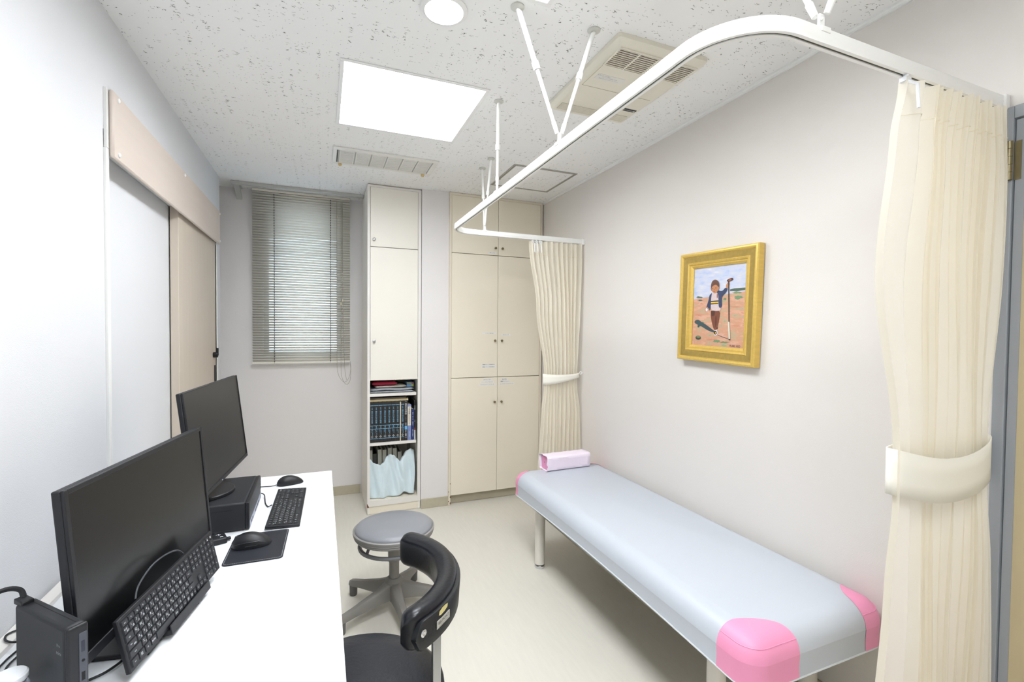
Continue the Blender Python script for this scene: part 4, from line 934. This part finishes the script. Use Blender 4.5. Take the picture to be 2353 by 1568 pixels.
# ------------------------------------------------------------------ monitors
def monitor(name, label, loc, yaw, tilt_, W_, H_, depth, bez, bottom, stand, stick=0):
    t = thing(name, label, 'monitor', loc, (math.radians(tilt_), 0, math.radians(yaw)))
    m = MB(); m.box(-W_/2, W_/2, .004, depth, 0, H_); bd = m.build('back_shell', BLACKM, t, world=False, bevel=.003)
    m = MB(); m.box(-W_*.30, W_*.30, depth, depth+.020, H_*.12, H_*.72); m.build('rear_housing', BLACKM, t, world=False, bevel=.010)
    m = MB()
    m.box(-W_/2, -W_/2+bez, -.002, .004, 0, H_); m.box(W_/2-bez, W_/2, -.002, .004, 0, H_); m.box(-W_/2+bez, W_/2-bez, -.002, .004, H_-bez, H_); m.box(-W_/2+bez, W_/2-bez, -.002, .004, 0, bottom)
    m.build('bezel', BLACK, t, world=False, bevel=.0012)
    m = MB(); m.box(-W_/2+bez, W_/2-bez, .0005, .004, bottom, H_-bez); m.build('screen', SCREEN, t, world=False, smooth=0)
    return t
m1 = monitor('near_monitor', 'black monitor nearest the viewer with framed bezel', (-.352, 1.327, .730), 80.0, -4.65, .556, .328, .019, .010, .020, None)
m2 = monitor('far_monitor', 'black frameless monitor standing on the flat computer', (-.318, 1.926, .8135), 84.5, -6.6, .576, .341, .018, .0025, .012, None)
def world_part(mb, name, mtl, root, **k): return mb.build(name, mtl, root, **k)
# stand of near monitor
m = MB(); nx, ny = -.352-.075, 1.327+.012
m.loft([[Vector((nx+dx, ny+dy, z)) for dx, dy in ((-.014, -.03), (.014, -.03), (.014, .03), (-.014, .03))] for z in (DZ+.012, DZ+.20)]); m.build('stand_neck', BLACK, m1, bevel=.003)
m = MB(); T = Matrix.Translation((-.400, 1.300, DZ)) @ Matrix.Rotation(math.radians(-10), 4, 'Z'); m.box(-.095, .085, -.115, .115, .0005, .011, 0, T); m.build('stand_base', BLACK, m1, bevel=.003)
# stand of far monitor
SF = (-.545, -.229, 1.785, 2.103, DZ, DZ+.0975)
m = MB(); m.loft([[Vector((-.402+dx, 1.938+dy, z)) for dx, dy in ((-.014, -.035), (.014, -.035), (.014, .035), (-.014, .035))] for z in (SF[5]+.012, SF[5]+.25)]); m.build('stand_neck', BLACK, m2, bevel=.003)
m = MB(); m.lathe([(.0001, .0005), (.104, .0005), (.106, .003), (.106, .010), (.103, .0125), (.0001, .0125)], (-.400, 1.932, SF[5]), 48); m.build('stand_disc', BLACK, m2)
m = MB(); m.box(-.06, -.052, -.003, -.0018, .004, .006); m.build('power_light', mat('led dot', '#c8d2dc', .4), m2, world=False)
# flat desktop computer
sf = thing('desktop_computer', 'flat black desktop computer lying under the far monitor', 'computer', (-.387, 1.944, DZ))
m = MB(); m.box(SF[0], SF[1]-.012, SF[2], SF[3], SF[4]+.004, SF[5]); m.build('case_body', BLACKM, sf, bevel=.006, bseg=3)
m = MB(); m.box(SF[1]-.013, SF[1], SF[2]+.001, SF[3]-.001, SF[4]+.005, SF[5]-.001); fp = m.build('front_panel', BLACK, sf, bevel=.003)
m = MB(); m.box(SF[1]-.0005, SF[1]+.0012, SF[2]+.006, SF[3]-.006, SF[4]+.008, SF[4]+.030); ps = m.build('port_strip', mat('port strip', '#8a90a2', .35), fp, bevel=.001)
m = MB()
for k, y in enumerate((1.83, 1.86, 1.93, 1.96, 1.99, 2.02)): m.box(SF[1]+.0012, SF[1]+.0016, y-.007, y+.007, SF[4]+.013, SF[4]+.022)
m.build('usb_ports', DARK, fp, smooth=0)
for k in range(7):
    m = MB(); z = SF[5]-.012-k*.0065; m.box(SF[1]-.0005, SF[1]+.0008, SF[3]-.012, SF[3]-.001, z-.0022, z); m.build('vent_slot', DARK, fp, smooth=0)
m = MB(); m.box(SF[0]+.02, SF[1]-.05, SF[2]-.0006, SF[2], SF[5]-.022, SF[5]-.021); m.build('case_seam', DARK, sf, smooth=0)
m = MB()
for x in (SF[0]+.03, SF[1]-.04):
    for y in (SF[2]+.03, SF[3]-.03): m.cyl((x, y, SF[4]), (x, y, SF[4]+.0045), .012, n=12)
m.build('rubber_feet', DARK, sf)
# upright mini computer
ang = math.atan2(-.715, .70); mc = thing('mini_computer', 'small black upright mini computer at lower left of desk', 'computer', (-.430, 1.022, DZ), (0, 0, ang))
LM, TM, HM = .172, .0285, .200
m = MB(); m.box(-LM/2, LM/2-.008, -TM/2, TM/2, .0005, HM); m.build('case_body', BLACKM, mc, world=False, bevel=.006, bseg=3)
m = MB(); m.box(LM/2-.008, LM/2, -TM/2, TM/2, .0005, HM); f_ = m.build('front_panel', BLACK, mc, world=False, bevel=.004, bseg=3)
m = MB(); m.box(LM/2, LM/2+.0008, TM/2-.0135, TM/2-.003, .03, HM-.014); m.build('port_strip', PORT, f_, world=False, bevel=.0004)
m = MB()
for z in (.060, .085, .113): m.box(LM/2+.0006, LM/2+.0012, TM/2-.0105, TM/2-.006, z-.007, z+.007)
m.build('usb_ports', DARK, f_, world=False, smooth=0)
m = MB(); m.cyl((LM/2+.0004, TM/2-.0082, .139), (LM/2+.0013, TM/2-.0082, .139), .0022, n=14); m.build('audio_jack', DARK, f_, world=False)
m = MB(); m.box(LM/2+.0006, LM/2+.0013, TM/2-.0105, TM/2-.006, .154, .172); m.build('card_slot', mat('slot', '#2b2f3c', .4), f_, world=False)
m = MB(); m.box(-LM/2+.004, LM/2-.016, .0035, .0045, HM-.0003, HM+.0003); m.build('case_seam', DARK, mc, world=False, smooth=0)
m = MB(); T = frame_T((LM/2-.026, -TM/2-.0006, HM-.032), (1, 0, 0), (0, 0, 1)); m.text('Pro', .007, T); m.text('mini', .009, T @ Matrix.Translation((.001, -.012, 0))); m.build('case_lettering', INKG, mc, world=False, smooth=0)
m = MB(); m.box(-LM/2-.012, -LM/2+.018, -.011, .006, HM-.004, HM+.006); m.build('cable_plug', BLACK, mc, world=False, bevel=.002)
m = MB(); m.tube([(-.545, 1.135, .866), (-.575, 1.150, .882), (-.605, 1.130, .885), (-.630, 1.06, .868), (-.636, .95, .83), (-.634, .8, .77), (-.62, .7, .69)], .0048, 8)
# smooth the thick cable
tag(hang([(-.492, 1.084, DZ+HM+.003), (-.505, 1.100, DZ+HM+.014), (-.527, 1.090, DZ+HM+.020), (-.555, 1.045, DZ+HM+.010), (-.585, .95, DZ+.16), (-.60, .80, DZ+.08), (-.60, .66, DZ+.006)], .0045).build('display_cable', BLACKM), 'thick black cable looping out behind the mini computer', 'cable')
CAB = [[(-.432, 1.120), (-.418, 1.127), (-.399, 1.139), (-.384, 1.160), (-.378, 1.176)],
       [(-.600, 1.362), (-.622, 1.354), (-.636, 1.340), (-.632, 1.322), (-.620, 1.308), (-.600, 1.300), (-.560, 1.302)],
       [(-.606, 1.10), (-.600, 1.235), (-.598, 1.27), (-.585, 1.34)], [(-.565, 1.08), (-.581, 1.203), (-.586, 1.25), (-.570, 1.34)]]
def flat(P, z=DZ+.0045): return [(x, y, z) for x, y in P]
for pts, lab in ((CAB[1], 'thin black cable loop at left of the mini computer'), (CAB[2], 'black cable crossing desk edge left of the mini computer'), (CAB[3], 'lower black cable running behind the mini computer')):
    tag(hang(flat(pts, DZ+.0155 if 'loop' in lab else DZ+.0045), .0022).build('thin_cable', BLACK), lab, 'cable', 'cables beside the mini computer')
tag(hang(flat(CAB[0]), .0026).build('black_cable', BLACK), 'black cable curving from mini computer under the raised keyboard', 'cable')
# clear bottle at the corner
bt = thing('clear_bottle', 'clear plastic bottle top at bottom left corner of desk', 'bottle', (-.468, .988, DZ))
m = MB(); m.lathe([(.0001, .0005), (.022, .0005), (.024, .004), (.024, .104), (.020, .112), (.0001, .114)], n=28); m.build('bottle_body', BOTTLE, bt, world=False)
m = MB(); m.lathe([(.0001, .1145), (.021, .1145), (.0225, .117), (.0225, .124), (.020, .127), (.0001, .127)], n=24); m.build('bottle_cap', CLEAR, bt, world=False)

# ------------------------------------------------------------------ keyboards
KW, KH = .397, .1085
u_ = (KW-.012)/22.55
def key_layout():
    K = []; y5 = .0065; rh = (KH-.013)/5.75
    rows_y = [y5+rh*5, y5+rh*4, y5+rh*3, y5+rh*2, y5+rh, y5]      # F row first
    def put(x, r, w_, leg='', sub='', h=1.0): K.append((x*u_+.006, rows_y[r], w_*u_, rh*(.75 if r == 0 else h), leg, sub))
    put(0, 0, 1.15, 'esc')
    for i in range(12): put(1.15+i*1.154, 0, 1.154, 'f%d' % (i+1))
    for i, s_ in enumerate(('prt', 'scr', 'pau')): put(15.25+i, 0, 1, s_)
    for i, s_ in enumerate('×♪▲■'): put(18.5+i, 0, 1, s_)
    kan = 'ぬふあうえおやゆよわほへー'
    put(0, 1, 1, '半/全', '漢字')
    for i, c_ in enumerate('1234567890-^¥'): put(1+i, 1, 1, c_, kan[i])
    put(14, 1, 1, 'bksp')
    put(0, 2, 1.5, 'tab'); kan = 'たていすかんなにらせ゛゜'
    for i, c_ in enumerate('QWERTYUIOP@['): put(1.5+i, 2, 1, c_, kan[i])
    put(13.5, 2, 1.5, 'enter')
    put(0, 3, 1.75, 'caps', '英数'); kan = 'ちとしはきくまのりれけむ'
    for i, c_ in enumerate('ASDFGHJKL;:]'): put(1.75+i, 3, 1, c_, kan[i])
    put(13.75, 3, 1.25, '')
    put(0, 4, 2.25, 'shift'); kan = 'つさそひこみもねるめろ'
    for i, c_ in enumerate('ZXCVBNM,./_'): put(2.25+i, 4, 1, c_, kan[i])
    put(13.25, 4, 1.75, 'shift')
    x = 0
    for w_, s_ in ((1.3, 'ctrl'), (1.2, '田'), (1.2, 'alt'), (1.2, '無変換'), (4.2, ''), (1.1, '変換'), (1.1, 'かな'), (1.0, 'alt'), (1.0, '田'), (1.0, '目'), (.7, 'ctrl')): put(x, 5, w_, s_); x += w_
    for i, s_ in enumerate(('ins', 'home', 'pgup')): put(15.25+i, 1, 1, s_)
    for i, s_ in enumerate(('del', 'end', 'pgdn')): put(15.25+i, 2, 1, s_)
    put(16.25, 4, 1, '∧')
    for i, s_ in enumerate('<∨>'): put(15.25+i, 5, 1, s_)
    for i, s_ in enumerate(('num', '/', '*', '-')): put(18.5+i, 1, 1, s_)
    for r_, tr in ((2, '789'), (3, '456'), (4, '123')):
        for i, s_ in enumerate(tr): put(18.5+i, r_, 1, s_)
    K.append((21.5*u_+.006, rows_y[3], u_, rh*2, '+', '')); K.append((21.5*u_+.006, rows_y[5], u_, rh*2, 'ent', ''))
    put(18.5, 5, 2, '0', 'ins'); put(20.5, 5, 1, '.', 'del')
    return K
_keys = {}
def keyboard(name, label, loc, rot):
    """local: x along length, y towards the far edge, z up out of the keys"""
    t = thing(name, label, 'keyboard', loc, rot)
    m = MB(); m.box(0, KW, 0, KH, 0, .0095); m.build('keyboard_body', KEYB, t, world=False, bevel=.0022, bseg=3)
    leg = MB()
    for (x, y, w_, h, s_, sub) in key_layout():
        kk = (round(w_, 5), round(h, 5)); g = .0011
        if kk not in _keys:
            b = MB(); a = .0009
            b.loft([[Vector(p) for p in ((g, g, .0), (w_-g, g, .0), (w_-g, h-g, .0), (g, h-g, .0))], [Vector(p) for p in ((g+a, g+a, .0026), (w_-g-a, g+a, .0026), (w_-g-a, h-g-a, .0026), (g+a, h-g-a, .0026))]])
            me = b.mesh('key'); me.materials.append(KEYM); _keys[kk] = me
        o = bpy.data.objects.new('key', _keys[kk]); C.objects.link(o); o.parent = t; o.location = (x, y, .0093)
        zt = .0125
        if s_: leg.text(s_, .0066 if len(s_) == 1 else (.0042 if len(s_) < 4 else .0036), Matrix.Translation((x+w_*(.34 if sub else .42), y+h*(.64 if sub else .52), zt)))
        if sub: leg.text(sub, .0056 if len(sub) == 1 else .0040, Matrix.Translation((x+w_*.68, y+h*.32, zt)))
    tag(leg.build('key_legends', INKW, t, world=False, smooth=0), kind='stuff')
    return t
# raised keyboard leaning on a holder: yaw 78.4, plane tilted 12 degrees back from vertical
kp = Vector((0, 0, 1.35)) + (Vector((-.300, 1.290, .680))-Vector((0, 0, 1.35)))*(.397/.400)
Rk = (Matrix.Rotation(math.radians(78.36), 3, 'Z') @ Matrix.Rotation(math.radians(-12.0), 3, 'X') @ Matrix.Rotation(math.radians(-.75), 3, 'Y'))
xa = Rk @ Vector((1, 0, 0)); up = Rk @ Vector((0, 0, 1)); nrm = xa.cross(up)
org = kp - xa*KW/2 - nrm*.0120
k1 = keyboard('raised_keyboard', 'black keyboard propped upright against the near monitor', org, Matrix((xa, up, nrm)).transposed().to_euler())
hd = thing('keyboard_holder', 'black lip holder propping the upright keyboard', 'holder', (kp.x, kp.y, DZ))
Th = Matrix((xa, up, nrm)).transposed().to_4x4(); Th.translation = org
m = MB(); x0, x1 = KW*.33, KW*.80
m.box(x0, x1, -.013, -.0008, -.004, .016, 0, Th); m.box(x0, x1, -.013, .008, .0134, .0165, 0, Th); m.box(x0, x1, -.004, .090, -.005, -.0018, 0, Th)
m.build('holder_lip', BLACK, hd, bevel=.001)
for q in (.25, .75):
    xq = x0+(x1-x0)*q; a = Th @ Vector((xq, .06, -.005)); b = Vector((a.x-.030, a.y, DZ+.003)); c_ = Th @ Vector((xq, -.003, 0)); c_ = Vector((c_.x+.008, c_.y, DZ+.003))
    m = MB(); m.tube([a, b, c_, Th @ Vector((xq, -.003, .004))], .0028, 8); m.build('holder_leg', BLACK, hd)
k2 = keyboard('flat_keyboard', 'black keyboard lying flat beside the flat computer', (0, 0, 0), (math.radians(3.0), 0, math.radians(88.6)))
k2.location = (-.0720, 1.757, DZ+.0005)
m = MB(); m.box(.02, .06, KH-.03, KH-.012, -.0065, .001); m.box(KW-.06, KW-.02, KH-.03, KH-.012, -.0065, .001); m.build('tilt_feet', BLACK, k2, world=False)

# ------------------------------------------------------------------ mice
def mouse(name, label, loc, rz, L_, W_, H_, side=False):
    """nose towards local -x"""
    t = thing(name, label, 'mouse', loc, (0, 0, rz)); rings = []
    n = 18; ns = 22
    prof = []
    for i in range(n+1):
        q = i/n; x = -L_/2+L_*q
        wd = W_/2*(max(.0, 1-abs(2*q-1)**3.2))**.5*(.86+.14*q); hh = H_*(max(0.0, math.sin(PI*min(1, .10+.90*q**.85)))**.75)*.98 + .004*(1-abs(2*q-1)**6)
        rings.append([Vector((x, wd*math.copysign(abs(math.cos(a))**.85, math.cos(a)), .0008 + (hh*math.sin(a)**.8 if math.sin(a) > 0 else 0))) for a in [PI*k/(ns-1) for k in range(ns)]])
    m = MB(); m.loft(rings); bd = m.build('shell', BLACK, t, world=False, smooth=60)
    def top(q):
        return max(p.z for p in rings[int(q*n)])
    m = MB(); m.tube([(-L_/2+L_*q, 0, top(q)+.0002) for q in [i/n for i in range(1, 9)]], .0007, 5); m.build('button_split', DARK, t, world=False)
    m = MB(); c = (-L_/2+L_*.22, 0, top(.22)-.003); m.lathe([(.0001, -.0025), (.0060, -.0025), (.0065, 0), (.0060, .0025), (.0001, .0025)], n=18, T=frame_T(c, (1, 0, 0), (0, 0, 1))); m.build('scroll_wheel', BLACKM, t, world=False)
    if side:
        m = MB(); m.tube([(-L_*.42, -W_*.38, .016), (-L_*.15, -W_*.46, .021), (L_*.18, -W_*.45, .020), (L_*.34, -W_*.36, .013), (L_*.10, -W_*.47, .009), (-L_*.16, -W_*.46, .009)], .0012, 6); m.build('thumb_line', mat('mouse trim', '#2a2c31', .3), t, world=False)
    return t
pdz = DZ+.004
mp_ = thing('mouse_pad', 'black leather mouse pad with white stitched edge', 'mouse pad', (-.187, 1.641, DZ), (0, 0, math.radians(-1.5)))
pw_, pl_ = .080, .107
def rrect(hx, hy, r, z, n=5):
    P = []
    for cx, cy, a in ((hx-r, hy-r, 0), (-hx+r, hy-r, PI/2), (-hx+r, -hy+r, PI), (hx-r, -hy+r, 1.5*PI)): P += [Vector((x, y, z)) for x, y in arc((cx, cy), r, a, a+PI/2, n)]
    return P
m = MB(); m.loft([rrect(pw_, pl_, .012, .0005), rrect(pw_, pl_, .012, .0035)]); m.build('pad', mat('pad leather', '#23252d', .5, var=.08, vscale=20, bump=.15, bscale=400), mp_, world=False)
m = MB(); per = rrect(pw_-.004, pl_-.004, .010, .0037, 3); 
for i in range(len(per)):
    a, b = per[i], per[(i+1) % len(per)]; L_ = (b-a).length
    if L_ < 1e-6: continue
    n = max(1, int(L_/.0045)); d = (b-a)/n; s_ = d.normalized().cross(Vector((0, 0, 1)))*.0004
    for k in range(n):
        p = a+d*k; q = p+d*.62; m.add([p-s_, q-s_, q+s_, p+s_], [(0, 1, 2, 3)])
tag(m.build('stitching', INKW, mp_, world=False, smooth=0), kind='stuff')
mouse('wireless_mouse', 'black sculpted mouse resting on the stitched mouse pad', (-.205, 1.655, pdz), math.radians(4), .112, .070, .036, True)
mouse('wired_mouse', 'black wired mouse behind the flat keyboard', (-.130, 2.262, DZ), math.radians(18), .110, .062, .034)
tag(hang([(-.183, 2.247, DZ+.006), (-.205, 2.245, DZ+.003), (-.26, 2.25, DZ+.003), (-.36, 2.22, DZ+.003)], .0018).build('mouse_cable', BLACK), 'thin cable from wired mouse to behind flat computer', 'cable')
tag(hang([(-.178, 1.985, DZ+.010), (-.192, 1.990, DZ+.004), (-.205, 2.03, DZ+.003), (-.212, 2.08, DZ+.006), (-.219, 2.115, DZ+.012), (-.24, 2.135, DZ+.016)], .0020).build('keyboard_cable', BLACK), 'thin cable from flat keyboard to flat computer', 'cable')
# cable in front of near monitor
def mon_pt(x, y, z): return wmat(m1) @ Vector((x, y, z))
tag(hang([org+xa*KW*q+up*h-nrm*(.001 if h < .112 else .004)+nrm*.0015 for q, h in ((.19, KH+.002), (.25, .128), (.39, .142), (.53, .139), (.64, .127), (.68, KH+.001))], .0018).build('raised_keyboard_cable', mat('grey black cable', '#45484e', .35)), 'thin cable arching above the upright keyboard', 'cable')
# small black dongle box between keyboard and pad
dg = thing('card_reader', 'small black device with white marks beside mouse pad', 'device', (-.318, 1.722, DZ), (0, 0, math.radians(20)))
m = MB(); m.loft([rrect(.030, .028, .006, .0005), rrect(.030, .028, .006, .016), rrect(.026, .024, .005, .019)]); m.build('device_body', BLACK, dg, world=False)
m = MB(); m.text('M', .016, Matrix.Translation((.010, .006, .0194)) @ Matrix.Rotation(math.radians(-60), 4, 'Z')); m.box(.012, .020, -.016, -.011, .0190, .0194); m.build('device_marks', INKW, dg, world=False, smooth=0)
m = MB(); m.box(.030, .042, -.018, -.006, .004, .012); m.build('device_plug', BLACK, dg, world=False, bevel=.002)
